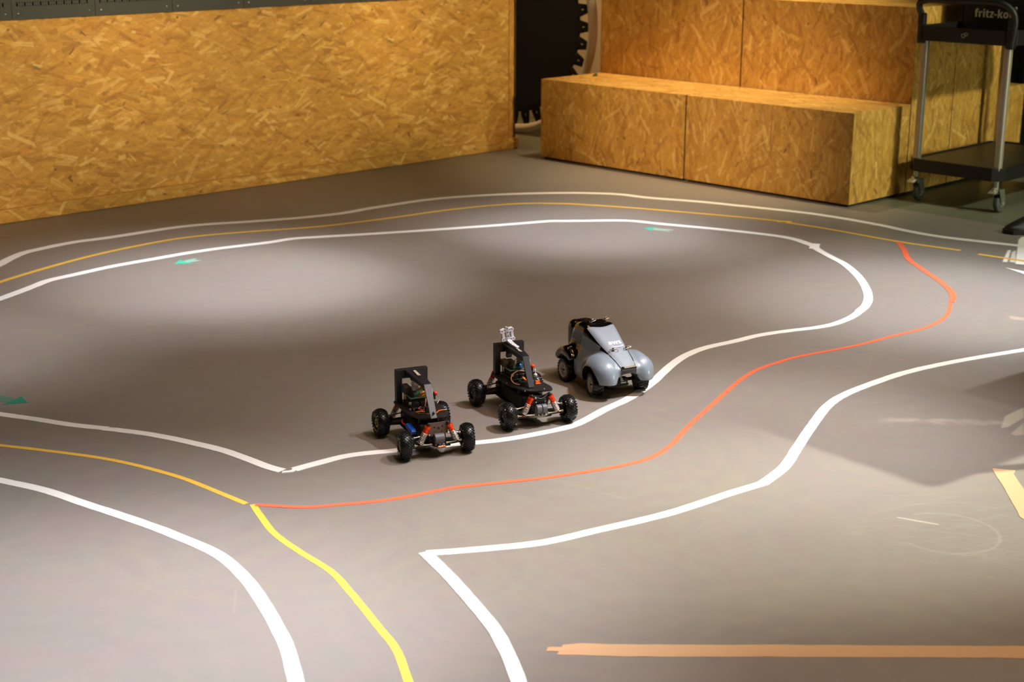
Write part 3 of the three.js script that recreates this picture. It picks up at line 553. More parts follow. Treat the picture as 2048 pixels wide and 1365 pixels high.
function buggy(pos, deg, o) {
  const t = thing('model_buggy', o.label, 'model car', [pos[0], 0, pos[1]], deg * D2R);
  const wb = o.wb / 2, tr = o.track / 2;
  for (const s of [-1, 1]) { wheel(t, s * tr, wb, o.steer * D2R, o.style); wheel(t, s * tr, -wb, 0, o.style); }
  // chassis tub and drivetrain
  mesh('chassis', [rbox(0.072, 0.006, o.wb + 0.03, 0.002, 0, 0.030, 0), rbox(0.062, 0.042, o.wb - 0.075, 0.006, 0, 0.054, -0.002), rbox(0.046, 0.03, 0.05, 0.004, 0, 0.045, -wb), rbox(0.050, 0.034, 0.036, 0.004, 0, 0.050, wb - 0.008), rod([0, 0.045, -wb], [0, 0.045, wb], 0.004)], blackMatte, t);
  mesh('motor', [rod([0.012, 0.052, -wb + 0.02], [0.012, 0.052, -wb + 0.065], 0.014, 0.014, 16)], darkSteel, t);
  mesh('gearbox', o.style === 'yellow'
    ? [rbox(0.026, 0.026, 0.024, 0.006, 0, 0.052, wb + 0.016), rod([-0.013, 0.056, wb + 0.022], [0.013, 0.056, wb + 0.022], 0.0125, 0.0125, 18)]
    : [rbox(0.034, 0.03, 0.022, 0.006, 0, 0.050, wb + 0.012), rod([-0.015, 0.056, wb + 0.020], [-0.001, 0.056, wb + 0.020], 0.0125, 0.0125, 18), rod([0.002, 0.056, wb + 0.020], [0.015, 0.056, wb + 0.020], 0.0125, 0.0125, 18)], greyPlastic, t);
  mesh('screw_row', [-1, 0, 1].map(i => ball(0.0022, i * 0.011, 0.040, wb + 0.028, 6)), steel, t);
  // bumper
  if (o.style === 'yellow') {
    mesh('bumper', [rbox(0.036, 0.004, 0.022, 0.002, 0, 0.032, wb + 0.018, 0.18), rod([-0.026, 0.036, wb + 0.022], [-0.012, 0.032, wb + 0.030], 0.002)], std(0x6d6259, 0.5), t);
    mesh('copper_pin', [rod([-0.006, 0.0335, wb + 0.030], [0.009, 0.0340, wb + 0.030], 0.0028), rod([0.0105, 0.034, wb + 0.030], [0.0145, 0.034, wb + 0.030], 0.0028)], std(0xe08a70, 0.3, 0.6), t);
  } else mesh('bumper', [tube([[-0.034, 0.033, wb + 0.008], [-0.018, 0.034, wb + 0.020], [0, 0.0345, wb + 0.024], [0.016, 0.036, wb + 0.020], [0.026, 0.038, wb + 0.010]], 0.0032, 8), rbox(0.03, 0.003, 0.016, 0.001, 0, 0.034, wb + 0.014)], std(0x8d857b, 0.5), t);
  // towers, arms, links
  for (const e of [1, -1]) {
    const tz = e * (wb + (e > 0 ? 0.008 : 0.004)), f = e > 0;
    if (f && o.style === 'yellow') {
      const s = new THREE.Shape([[-0.028, 0.066], [-0.022, 0.066], [-0.020, 0.060], [0.020, 0.060], [0.022, 0.066], [0.028, 0.066], [0.027, 0.098], [0.020, 0.096], [-0.020, 0.096], [-0.027, 0.098]].map(q => new THREE.Vector2(...q)));
      const hole = (x, y, r) => { const p = new THREE.Path(); p.absarc(x, y, r, 0, Math.PI * 2, true); s.holes.push(p); };
      hole(-0.010, 0.083, 0.0028); hole(0.012, 0.084, 0.0028); hole(0.001, 0.079, 0.0045); hole(-0.008, 0.072, 0.0016); hole(0.010, 0.072, 0.0016);
      mesh('shock_tower', extrude(s, 0.003, 0.0004).translate(0, 0, tz + 0.004), std(0x5d4a40, 0.4), t);
      mesh('tower_screw', [[-0.025, 0.064], [0.026, 0.066], [-0.026, 0.093]].map(q => ball(0.0027, q[0], q[1], tz + 0.009, 8)), steel, t);
    } else {
      mesh('shock_tower', [extrude([[-0.022, 0.05], [0.022, 0.05], [0.024, 0.07], [0.030, 0.088], [0.030, 0.097], [0.020, 0.092], [0, 0.089], [-0.020, 0.092], [-0.030, 0.097], [-0.030, 0.088], [-0.024, 0.07]], 0.005, 0.0008).translate(0, 0, tz), rbox(0.03, 0.008, 0.012, 0.002, 0, 0.08, tz + e * 0.006), tube([[-0.020, 0.091, tz + e * 0.008], [0, 0.084, tz + e * 0.012], [0.022, 0.093, tz + e * 0.008]], 0.0022, 6)], black, t);
      if (f) mesh('tower_screw', [ball(0.0036, -0.017, 0.087, tz + 0.011, 8), ball(0.0022, 0.012, 0.076, tz + 0.013, 8), ball(0.0022, -0.016, 0.076, tz + 0.013, 8)], steel, t);
    }
    for (const s of [-1, 1]) {
      shock(t, [s * 0.029, 0.090, tz + e * 0.010], [s * 0.053, 0.040, tz + e * 0.010]);
      const kx = s * (tr - 0.026);
      mesh('lower_arm', [extrude([[s * 0.016, -0.014], [s * 0.016, 0.014], [kx, 0.007], [kx, -0.007]], 0.006, 0.0008).rotateX(-Math.PI / 2).translate(0, 0.031, e * wb), rod([kx, 0.034, e * wb], [kx, 0.056, e * wb], 0.006)], black, t);
      mesh('drive_shaft', [rod([s * 0.02, 0.045, e * wb - 0.002], [s * (tr - 0.012), 0.043, e * wb], 0.003)], darkSteel, t);
      mesh('upper_link', [rod([s * 0.018, 0.064, e * wb + 0.006], [s * (tr - 0.024), 0.058, e * wb + 0.006], 0.0017), ball(0.0038, s * (tr - 0.024), 0.058, e * wb + 0.006, 8), ball(0.0034, s * 0.018, 0.064, e * wb + 0.006, 8)], f ? steel : darkSteel, t);
      mesh('knuckle', [rbox(0.012, 0.030, 0.020, 0.003, s * (tr - 0.020), 0.0435, e * wb)], black, t);
      if (f) mesh('steering_link', [rod([s * 0.020, 0.040, wb + 0.022], [s * (tr - 0.024), 0.040, wb + 0.016], 0.0017), ball(0.0036, s * (tr - 0.024), 0.040, wb + 0.016, 8), ball(0.003, s * 0.022, 0.040, wb + 0.022, 8)], std(0xbdb39c, 0.35, 0.6), t);
    }
  }
  // top plate
  const P = o.plate, sh = new THREE.Shape();
  P.forEach((q, i) => { const n = P.length, a = P[(i + n - 1) % n], b = P[(i + 1) % n], r = q[2] || 0.004; const la = Math.hypot(a[0] - q[0], a[1] - q[1]), lb = Math.hypot(b[0] - q[0], b[1] - q[1]); const p1 = [q[0] + (a[0] - q[0]) / la * r, q[1] + (a[1] - q[1]) / la * r], p2 = [q[0] + (b[0] - q[0]) / lb * r, q[1] + (b[1] - q[1]) / lb * r]; i ? sh.lineTo(...p1) : sh.moveTo(...p1); sh.quadraticCurveTo(q[0], q[1], ...p2); });
  mesh('top_plate', extrude(sh, 0.004, 0.0006).rotateX(-Math.PI / 2).translate(0, 0.0905, 0), std(0x151412, 0.5), t);   // shape y is -z
  for (const q of [[-0.03, -0.06], [0.03, -0.06], [-0.025, 0.04], [0.025, 0.04]]) mesh('plate_standoff', rod([q[0], 0.06, q[1]], [q[0], 0.092, q[1]], 0.004), black, t);
  // printed roll cage: rear arch and front strut
  const cage = part('roll_cage', t), az = -0.087, s = new THREE.Shape([[-0.0445, 0.094], [-0.0295, 0.094], [-0.0295, 0.163], [0.0295, 0.163], [0.0295, 0.094], [0.0445, 0.094], [0.0445, 0.186], [-0.0445, 0.186]].map(q => new THREE.Vector2(...q)));
  const cageMat = std(o.style === 'yellow' ? 0x1d1b20 : 0x1a191b, 0.42);
  mesh('rear_arch', extrude(s, 0.016, 0.0008).translate(0, 0, az - 0.016), cageMat, cage);
  const B = o.bend, F = o.foot;
  const plank = (a, b, wa, wb2, th) => {   // tapered flat bar in the mid plane from a to b
    const dy = b[0] - a[0], dz = b[1] - a[1], L = Math.hypot(dy, dz), g = new THREE.BoxGeometry(1, th, L, 1, 1, 8), p = g.attributes.position;
    for (let i = 0; i < p.count; i++) { const k = (p.getZ(i) + L / 2) / L; p.setX(i, p.getX(i) * (wa + (wb2 - wa) * k)); }
    g.computeVertexNormals(); return g.rotateX(-Math.atan2(dy, dz)).translate(0, (a[0] + b[0]) / 2, (a[1] + b[1]) / 2);
  };
  mesh('top_bar', [plank([0.184, az - 0.012], [B[0], B[1] + 0.003], 0.044, 0.0205, 0.006), plank([0.176, az], [B[0] - 0.006, B[1] - 0.004], 0.036, 0.017, 0.010)], cageMat, cage);
  mesh('front_strut', plank([B[0] + 0.002, B[1]], [F[0], F[1]], 0.0195, 0.0165, 0.006), o.style === 'yellow' ? stripGrey : std(0x343238, 0.45), cage);
  const mid = (k) => [0.1875 + (B[0] - 0.184) * k, az - 0.01 + (B[1] - az + 0.013) * k], pitch = Math.atan2(B[0] - 0.184, B[1] - az + 0.013);
  const place = (g, k, up) => { const m = mid(k); return g.rotateX(-Math.PI / 2).rotateY(-Math.PI / 2 ).rotateX(-pitch).translate(0, m[0] + up, m[1]); };
  mesh('label_plate', place(rbox(0.062, 0.011, 0.0012, 0.001, 0, 0, 0), o.textAt, 0.0005), std(0x100c0e, 0.5), cage);
  mesh('label_lettering', place(text('DONKEY', o.textSize, 0.0008), o.textAt - 0.05, 0.0016), std(0xe6ded0, 0.45), cage);
  if (o.style === 'yellow') mesh('strut_hole', [rod([0, 0.113, F[1] - 0.008 + 0.004], [0, 0.1115, F[1] + 0.002], 0.0026)], blackMatte, cage);
  o.extras(t);
  return t;
}
// board stack shared by both: two printed circuit boards, ports and a heat sink
function boards(t, y0, z0) {
  const b = part('board_stack', t);
  mesh('lower_board', [rbox(0.058, 0.002, 0.087, 0.001, 0, y0, z0)], pcb, b);
  mesh('upper_board', [rbox(0.056, 0.002, 0.062, 0.001, 0, y0 + 0.022, z0 - 0.008)], pcb, b);
  mesh('board_edge', [box(0.0008, 0.0018, 0.062, -0.0283, y0 + 0.022, z0 - 0.008), box(0.056, 0.0018, 0.0008, 0, y0 + 0.022, z0 + 0.0232)], pcbEdge, b);
  mesh('ports', [rbox(0.015, 0.014, 0.018, 0.001, -0.018, y0 + 0.008, z0 + 0.034), rbox(0.015, 0.014, 0.018, 0.001, 0.001, y0 + 0.008, z0 + 0.034), rbox(0.014, 0.012, 0.02, 0.001, 0.019, y0 + 0.007, z0 + 0.034)], std(0x1a1816, 0.4), b);
  mesh('pin_header', [box(0.005, 0.009, 0.05, 0.025, y0 + 0.006, z0 - 0.01), box(0.006, 0.01, 0.05, -0.020, y0 + 0.028, z0 - 0.008)], blackMatte, b);
  mesh('filler_block', [rbox(0.048, 0.016, 0.05, 0.002, 0, y0 + 0.011, z0 - 0.008)], std(0x16140f, 0.6), b);
  mesh('chip', [box(0.014, 0.0016, 0.014, 0.0, y0 + 0.0018, z0), box(0.012, 0.0016, 0.012, 0.006, y0 + 0.0238, z0 + 0.006)], blackMatte, b);
  mesh('standoff', [-0.025, 0.025].flatMap(x => [-0.038, 0.038].map(z => rod([x, 0.094, z0 + z], [x, y0 + (z < 0 ? 0.021 : 0), z0 + z], 0.0025))), brass, b);
  mesh('heat_sink', [0, 1, 2, 3, 4, 5].map(i => box(0.022, 0.012, 0.0016, -0.010, y0 + 0.031, z0 - 0.034 + i * 0.004)), std(0x2a2622, 0.5), b);
  return b;
}
buggy([2.564, -2.929], -21.8, {
  label: 'leftmost black open model buggy with yellow lettered tyres and a blue plug', wb: 0.200, track: 0.176, steer: -10, style: 'yellow', bend: [0.176, 0.036], foot: [0.098, 0.084], textAt: 0.42, textSize: 0.0075,
  plate: [[-0.050, 0.105, 0.008], [-0.046, -0.030, 0.03], [-0.020, -0.066, 0.012], [0.040, -0.068, 0.02], [0.060, -0.035, 0.02], [0.058, 0.06, 0.02], [0.045, 0.105, 0.008]],
  extras(t) {
    boards(t, 0.103, -0.042);
    const cam = part('camera_module', t);
    mesh('lens_dome', [ball(0.011, -0.008, 0.160, -0.040, 16, 1, 1.15, 1), rod([-0.008, 0.150, -0.040], [-0.008, 0.141, -0.038], 0.010, 0.0085, 16)], phys(0xcfc9c4, 0.15, { transmission: 0.55, thickness: 0.004, ior: 1.45 }), cam);
    mesh('bracket', [rbox(0.018, 0.016, 0.006, 0.002, -0.004, 0.170, -0.060, 0.4), rbox(0.022, 0.012, 0.010, 0.002, -0.010, 0.172, -0.078)], black, cam);
    mesh('silver_ring', [new THREE.TorusGeometry(0.0085, 0.002, 8, 20).rotateX(1.2).translate(0.008, 0.158, -0.030)], silver, cam);
    const tape2 = part('ribbon_cable', t);
    mesh('ribbon_loop', [tube([[-0.004, 0.142, -0.034], [0.008, 0.150, -0.024], [0.018, 0.149, -0.016], [0.016, 0.138, -0.010], [0.002, 0.130, -0.014]], 0.0034, 8)], std(0xc47a14, 0.35), tape2);
    mesh('ribbon_fold', [rbox(0.024, 0.016, 0.006, 0.002, 0.004, 0.136, -0.014, 0.3, 0.2)], std(0xa86a1a, 0.35), tape2);
    mesh('display_board', [rbox(0.018, 0.026, 0.002, 0.001, 0.018, 0.142, 0.004, -0.25)], std(0x9db3a2, 0.4), t);
    mesh('side_module', [rbox(0.018, 0.022, 0.034, 0.002, -0.026, 0.139, -0.064)], std(0x2a2018, 0.5), t);
    mesh('connector', [rbox(0.007, 0.007, 0.006, 0.001, -0.030, 0.112, -0.018), rbox(0.005, 0.005, 0.005, 0.001, -0.033, 0.098, -0.010)], std(0xaab5a0, 0.4), t);
    const w = part('wiring', t);
    mesh('pink_wire', [tube([[0.006, 0.122, 0.004], [0.003, 0.131, 0.014], [0.0, 0.120, 0.020], [-0.006, 0.104, 0.024]], 0.0013), tube([[0.010, 0.124, 0.004], [0.009, 0.133, 0.014], [0.008, 0.118, 0.022], [0.004, 0.104, 0.024]], 0.0013), tube([[0.004, 0.104, 0.022], [0.014, 0.114, 0.018], [0.024, 0.120, 0.010]], 0.0013)], std(0xd88a7a, 0.4), w);
    mesh('orange_wire', [tube([[-0.026, 0.098, 0.022], [-0.030, 0.102, 0.030], [-0.018, 0.105, 0.036], [0.0, 0.100, 0.034], [0.018, 0.098, 0.030]], 0.0022), tube([[0.020, 0.100, 0.050], [0.034, 0.101, 0.036], [0.050, 0.099, 0.030]], 0.0014)], orangeWire, w);
    mesh('red_wire', [tube([[-0.010, 0.110, 0.012], [-0.020, 0.108, 0.020], [-0.006, 0.104, 0.026]], 0.0012), tube([[-0.050, 0.066, -0.026], [-0.056, 0.064, -0.010], [-0.050, 0.060, 0.006], [-0.048, 0.060, 0.014]], 0.0024)], redWire, w);
    mesh('brown_wire', [tube([[-0.024, 0.097, 0.028], [0.0, 0.098, 0.044], [0.02, 0.097, 0.040]], 0.0012)], std(0x9a6a2a, 0.5), w);
    mesh('teal_connector', rbox(0.007, 0.007, 0.007, 0.001, 0.016, 0.103, 0.040), tealChip, t);
    mesh('servo', rbox(0.012, 0.022, 0.012, 0.001, 0.0, 0.105, 0.034), blackMatte, t);
    const pl = part('battery_plug', t);
    mesh('plug_body', [rbox(0.015, 0.013, 0.034, 0.003, -0.047, 0.059, 0.030, 0.35, 0.15)], bluePlastic, pl);
    mesh('plug_cap', [rbox(0.013, 0.011, 0.006, 0.002, -0.045, 0.0525, 0.048, 0.35, 0.15)], std(0x3a78d0, 0.35), pl);
    const an = part('red_beacon', t);
    mesh('beacon_ball', ball(0.006, 0.046, 0.128, -0.030, 14), std(0xd8341e, 0.3), an);
    mesh('beacon_base', [rbox(0.014, 0.014, 0.012, 0.002, 0.040, 0.118, -0.034), rod([0.03, 0.122, -0.03], [0.042, 0.132, -0.028], 0.0022)], blackMatte, an);
    mesh('beacon_wire', tube([[0.050, 0.124, -0.028], [0.054, 0.112, -0.022], [0.046, 0.104, -0.016]], 0.0009), silver, an);
    mesh('metal_pin', rod([0.050, 0.0985, 0.030], [0.058, 0.0985, 0.026], 0.0018), steel, t);
  },
});
buggy([2.936, -2.926], -21.5, {
  label: 'middle black open model buggy with a white plastic beam bracket on its roll cage', wb: 0.232, track: 0.184, steer: -1, style: 'plain', bend: [0.175, 0.026], foot: [0.097, 0.068], textAt: 0.66, textSize: 0.006,
  plate: [[-0.050, 0.110, 0.008], [-0.048, -0.010, 0.02], [-0.030, -0.050, 0.03], [-0.022, -0.094, 0.03], [0.052, -0.100, 0.012], [0.060, -0.070, 0.012], [0.050, 0.0, 0.03], [0.050, 0.110, 0.008]],
  extras(t) {
    boards(t, 0.103, -0.042);
    const br = part('beam_bracket', t), zc = -0.088;
    const beam = (x0, y0, x1, y1, w, z, d, holes) => {
      const L = Math.hypot(x1 - x0, y1 - y0), s = roundRect(w, L + w, w * 0.48);
      for (let i = 0; i < holes; i++) { const p = new THREE.Path(); p.absarc(0, -L / 2 + (holes > 1 ? i * L / (holes - 1) : L / 2), w * 0.27, 0, Math.PI * 2, true); s.holes.push(p); }
      return extrude(s, d, 0.0004).rotateZ(-Math.atan2(x1 - x0, y1 - y0)).translate((x0 + x1) / 2, (y0 + y1) / 2, z);
    };
    mesh('centre_beam', [beam(-0.012, 0.232, -0.006, 0.198, 0.0095, zc, 0.008, 4), box(0.0075, 0.0006, 0.0075, -0.0128, 0.2372, zc + 0.004)], std(0xaeb0ba, 0.35), br);
    mesh('left_lug', [beam(-0.027, 0.2245, -0.0195, 0.227, 0.0105, zc - 0.002, 0.009, 2), beam(-0.023, 0.218, -0.020, 0.203, 0.0065, zc - 0.001, 0.007, 0), beam(-0.022, 0.199, -0.016, 0.201, 0.0095, zc - 0.002, 0.009, 2)], whitePlastic, br);
    mesh('right_lug', [beam(-0.003, 0.228, 0.004, 0.229, 0.0105, zc - 0.002, 0.009, 2), beam(0.005, 0.222, 0.0075, 0.206, 0.0065, zc - 0.001, 0.007, 0), beam(0.002, 0.2, 0.0095, 0.201, 0.0095, zc - 0.002, 0.009, 2)], whitePlastic, br);
    const cs = new THREE.Shape(); cs.moveTo(-0.0055, 0.0); cs.quadraticCurveTo(-0.004, -0.028, 0.010, -0.044); cs.lineTo(0.0165, -0.0395); cs.quadraticCurveTo(0.008, -0.024, 0.0055, 0.003); cs.closePath();
    for (const q of [[0.0006, -0.008, 0.0017], [0.0025, -0.018, 0.0019], [0.0055, -0.0265, 0.0019], [0.0098, -0.0345, 0.0019]]) { const p = new THREE.Path(); p.absarc(q[0], q[1], q[2], 0, Math.PI * 2, true); cs.holes.push(p); }
    mesh('curved_beam', extrude(cs, 0.006, 0.0004).rotateX(-1.25).translate(-0.006, 0.1935, -0.082), std(0xd8d4dc, 0.35), br);
    mesh('camera_block', [rbox(0.016, 0.014, 0.012, 0.002, -0.010, 0.157, -0.070, 0.35), rbox(0.014, 0.010, 0.014, 0.002, -0.008, 0.166, -0.076)], std(0x4a4340, 0.5), t);
    mesh('side_module', [rbox(0.018, 0.018, 0.034, 0.002, -0.024, 0.135, -0.066), rbox(0.014, 0.016, 0.03, 0.001, -0.008, 0.136, -0.060)], std(0x4a3d22, 0.5), t);
    mesh('blue_dome', [ball(0.012, 0.000, 0.136, -0.018, 16, 1, 0.9, 1)], phys(0x0d4f86, 0.3, { clearcoat: 1 }), t);
    mesh('display_board', [rbox(0.018, 0.026, 0.002, 0.001, 0.020, 0.143, -0.004, -0.25), rbox(0.010, 0.020, 0.004, 0.001, 0.011, 0.150, -0.012)], std(0xa2bab2, 0.4), t);
    const w = part('wiring', t);
    mesh('orange_wire', [tube([[0.020, 0.154, 0.006], [0.014, 0.147, 0.014], [0.012, 0.130, 0.018], [0.014, 0.114, 0.020]], 0.0016), tube([[0.002, 0.110, 0.018], [-0.006, 0.114, 0.022], [-0.002, 0.109, 0.028], [0.008, 0.106, 0.026]], 0.0026), tube([[0.014, 0.114, 0.016], [0.018, 0.102, 0.024], [0.010, 0.098, 0.030]], 0.0018)], orangeWire, w);
    mesh('pink_wire', [tube([[0.004, 0.129, 0.010], [-0.016, 0.131, 0.010], [-0.034, 0.122, 0.012], [-0.039, 0.110, 0.016], [-0.032, 0.100, 0.026], [-0.022, 0.098, 0.032], [-0.014, 0.099, 0.034]], 0.0016), tube([[-0.006, 0.146, -0.020], [-0.010, 0.152, -0.026], [0.002, 0.158, -0.02], [0.014, 0.158, -0.012]], 0.0011)], pinkWire, w);
    mesh('white_wire', [tube([[-0.004, 0.0985, 0.046], [0.0, 0.0975, 0.052], [0.012, 0.0975, 0.052]], 0.0011)], silver, w);
    mesh('connector', [rbox(0.006, 0.006, 0.006, 0.001, -0.030, 0.118, 0.004)], std(0xcfc4b8, 0.4), t);
    mesh('teal_connector', [rbox(0.012, 0.010, 0.010, 0.001, 0.016, 0.102, 0.030), rbox(0.006, 0.008, 0.008, 0.001, -0.010, 0.099, 0.014)], std(0x3f8f74, 0.4), t);
    mesh('orange_connector', [rbox(0.012, 0.006, 0.006, 0.001, 0.036, 0.099, 0.030), rbox(0.016, 0.001, 0.006, 0.0004, 0.036, 0.0955, 0.036)], orangeWire, t);
    mesh('servo', rbox(0.030, 0.012, 0.020, 0.001, -0.004, 0.100, 0.032), blackMatte, t);
    const an = part('red_beacon', t);
    mesh('beacon_ball', ball(0.006, 0.050, 0.126, -0.034, 14, 1.1, 0.85, 1), std(0xd9401c, 0.3), an);
    mesh('beacon_base', [rbox(0.014, 0.014, 0.012, 0.002, 0.044, 0.116, -0.038)], blackMatte, an);
    mesh('beacon_wire', tube([[0.056, 0.118, -0.030], [0.052, 0.108, -0.020], [0.046, 0.099, -0.016]], 0.0009), silver, an);
    mesh('white_knob', [ball(0.006, 0.052, 0.102, -0.020, 10)], std(0xcbb8b4, 0.4), t);
    mesh('plate_screw', [[-0.046, 0.0], [0.030, 0.09], [-0.028, 0.088]].map(q => ball(0.0022, q[0], 0.0955, q[1], 6)), steel, t);
  },
});
// ---------------------------------------------------------------- closed-body racing car: one moulded shell cut into its colour fields
{
  const t = thing('racing_car', 'grey blue and black closed shell model car with white lettering on its windscreen', 'model car', [3.305, 0, -2.950], -18 * D2R);
  const smin = (a, b, k) => { const h = Math.max(k - Math.abs(a - b), 0) / k; return Math.min(a, b) - h * h * k * 0.25; };
  const smax = (a, b, k) => -smin(-a, -b, k);
  const prof = [[-0.100, 0.070], [-0.104, 0.110], [-0.098, 0.158], [-0.086, 0.180], [-0.060, 0.189], [-0.020, 0.188], [0.004, 0.180], [0.030, 0.167], [0.062, 0.150], [0.094, 0.134], [0.130, 0.115], [0.156, 0.100], [0.163, 0.092], [0.160, 0.078], [0.140, 0.066], [0.060, 0.040], [-0.060, 0.036]];
  function sdPoly(x, y, P) {
    let d = 1e9, s = 1;
    for (let i = 0, j = P.length - 1; i < P.length; j = i++) {
      const ex = P[j][0] - P[i][0], ey = P[j][1] - P[i][1], wx = x - P[i][0], wy = y - P[i][1];
      const k = Math.min(1, Math.max(0, (wx * ex + wy * ey) / (ex * ex + ey * ey))), bx = wx - ex * k, by = wy - ey * k;
      d = Math.min(d, bx * bx + by * by);
      const c1 = y >= P[i][1], c2 = y < P[j][1], c3 = ex * wy > ey * wx;
      if ((c1 && c2 && c3) || (!c1 && !c2 && !c3)) s = -s;
    }
    return s * Math.sqrt(d);
  }
  const ell = (x, y, z, rx, ry, rz) => { const k0 = Math.hypot(x / rx, y / ry, z / rz), k1 = Math.hypot(x / rx / rx, y / ry / ry, z / rz / rz); return k1 < 1e-9 ? -rx : k0 * (k0 - 1) / k1; };
  const caps = (x, y, z, a, b, r) => { const dx = b[0] - a[0], dy = b[1] - a[1], dz = b[2] - a[2], wx = x - a[0], wy = y - a[1], wz = z - a[2], k = Math.min(1, Math.max(0, (wx * dx + wy * dy + wz * dz) / (dx * dx + dy * dy + dz * dz))); return Math.hypot(wx - dx * k, wy - dy * k, wz - dz * k) - r; };
  const lerp3 = (t, a, b) => a + (b - a) * Math.min(1, Math.max(0, t));
  function sdf(X, y, z) {
    const x = Math.abs(X);
    // cabin and bonnet
    let w = lerp3((z + 0.02) / 0.12, 0.063, 0.040); w = lerp3((z - 0.10) / 0.06, w, 0.028);
    w -= lerp3((y - 0.10) / 0.09, 0, 0.012);
    let d = smax(sdPoly(z, y, prof), x - w, 0.022);
    // front wings, swelling over the wheels and dropping to the nose corners
    const f1 = ell(x - 0.060, y - 0.058, z - 0.090, 0.042, 0.066, 0.080);
    const f2 = Math.hypot(Math.max(Math.abs(x - 0.0605) - 0.012, 0), Math.max(Math.abs(y - 0.062) - 0.020, 0), Math.max(Math.abs(z - 0.104) - 0.022, 0)) - 0.023;
    d = smin(d, smin(f1, f2, 0.02), 0.015);
    // sill and door bulge
    d = smin(d, ell(x - 0.050, y - 0.056, z + 0.016, 0.026, 0.056, 0.062), 0.018);
    // nose bridge
    { const bx = Math.max(x - 0.050, 0), by = Math.max(Math.abs(y - 0.084 + 0.25 * (z - 0.146)) - 0.006, 0), bz = Math.max(Math.abs(z - 0.142) - 0.008, 0); d = smin(d, Math.hypot(bx, by, bz) - 0.005, 0.010); }
    // tail hump behind the roof, with a groove between
    const qx = Math.max(x - 0.020, 0), qy = Math.max(Math.abs(y - 0.114) - 0.040, 0), qz = Math.max(Math.abs(z + 0.129) - 0.004, 0);
    const hump = Math.hypot(qx, qy, qz) - 0.022;
    d = smin(d, hump, 0.020);
    // rear mudguards: swept blades arching over the rear wheels
    const ax = x - 0.068, ry = y - 0.046, rz = z + 0.084, ang = Math.atan2(ry, -rz), rad = Math.hypot(ry, rz);
    let ad = 0; if (ang < 0.50) ad = (0.50 - ang) * 0.05; if (ang > 2.35) ad = (ang - 2.35) * 0.05; if (ang < -1.6) ad = 0.2;
    const guard = Math.hypot(Math.max(Math.abs(ax) - 0.011, 0), Math.max(Math.abs(rad - 0.0495) - 0.003, 0), Math.max(ad, 0)) - 0.0105;
    d = smin(d, guard, 0.008);
    d = smin(d, caps(x, y, z, [0.045, 0.105, -0.070], [0.068, 0.094, -0.076], 0.017), 0.016);
    // wheel wells, nose mouth, hollow underside
    const well = smax(Math.hypot(y - 0.036, z - 0.090) - 0.0575, 0.050 - x, 0.004);
    d = smax(d, -well, 0.004);
    const wellR = smax(Math.hypot(y - 0.036, z + 0.083) - 0.0425, 0.046 - x, 0.004);
    d = smax(d, -wellR, 0.004);
    const mouth = Math.max(Math.hypot(x / 0.046, (y - 0.028) / 0.050) - 1, 0 - 1) * 0.046;
    d = smax(d, -smax(mouth, 0.06 - z, 0.004), 0.004);
    d = smax(d, -smax(smax(y - 0.060, x - 0.048, 0.01), z - 0.12, 0.01), 0.004);
    d = smax(d, -(y - lerp3((z - 0.02) / 0.08, 0.030, 0.050)), 0.003);
    return d;
  }
  const grad = (x, y, z) => { const e = 0.0006; const g = V(sdf(x + e, y, z) - sdf(x - e, y, z), sdf(x, y + e, z) - sdf(x, y - e, z), sdf(x, y, z + e) - sdf(x, y, z - e)); return g.normalize(); };
  // surface nets on a 2.2 mm grid
  const H = 0.0022, mn = [-0.112, 0.024, -0.158], N = [102, 80, 152].map(n => n);
  const vals = new Float32Array(N[0] * N[1] * N[2]), at = (i, j, k) => (k * N[1] + j) * N[0] + i;
  for (let k = 0; k < N[2]; k++) for (let j = 0; j < N[1]; j++) for (let i = 0; i < N[0]; i++) vals[at(i, j, k)] = sdf(mn[0] + i * H, mn[1] + j * H, mn[2] + k * H);
  const vid = new Int32Array(vals.length).fill(-1), P = [], Nn = [];
  const E = []; for (let a = 0; a < 8; a++) for (const b of [1, 2, 4]) if (!(a & b)) E.push([a, a | b]);
  for (let k = 0; k < N[2] - 1; k++) for (let j = 0; j < N[1] - 1; j++) for (let i = 0; i < N[0] - 1; i++) {
    const c = []; let neg = 0; for (let q = 0; q < 8; q++) { c[q] = vals[at(i + (q & 1), j + ((q >> 1) & 1), k + (q >> 2))]; if (c[q] < 0) neg++; }
    if (!neg || neg === 8) continue;
    let sx = 0, sy = 0, sz = 0, n = 0;
    for (const [a, b] of E) if ((c[a] < 0) !== (c[b] < 0)) { const s = c[a] / (c[a] - c[b]); sx += (a & 1) + s * ((b & 1) - (a & 1)); sy += ((a >> 1) & 1) + s * (((b >> 1) & 1) - ((a >> 1) & 1)); sz += (a >> 2) + s * ((b >> 2) - (a >> 2)); n++; }
    let p = V(mn[0] + (i + sx / n) * H, mn[1] + (j + sy / n) * H, mn[2] + (k + sz / n) * H), g;
    for (let q = 0; q < 2; q++) { g = grad(p.x, p.y, p.z); const dd = Math.max(-H * 0.5, Math.min(H * 0.5, sdf(p.x, p.y, p.z))); p.addScaledVector(g, -dd); }
    vid[at(i, j, k)] = P.length; P.push(p); Nn.push(grad(p.x, p.y, p.z));
  }
  const tris = [];
  const quad = (a, b, c, d, flip) => { if (a < 0 || b < 0 || c < 0 || d < 0) return; flip ? tris.push([a, c, b], [a, d, c]) : tris.push([a, b, c], [a, c, d]); };
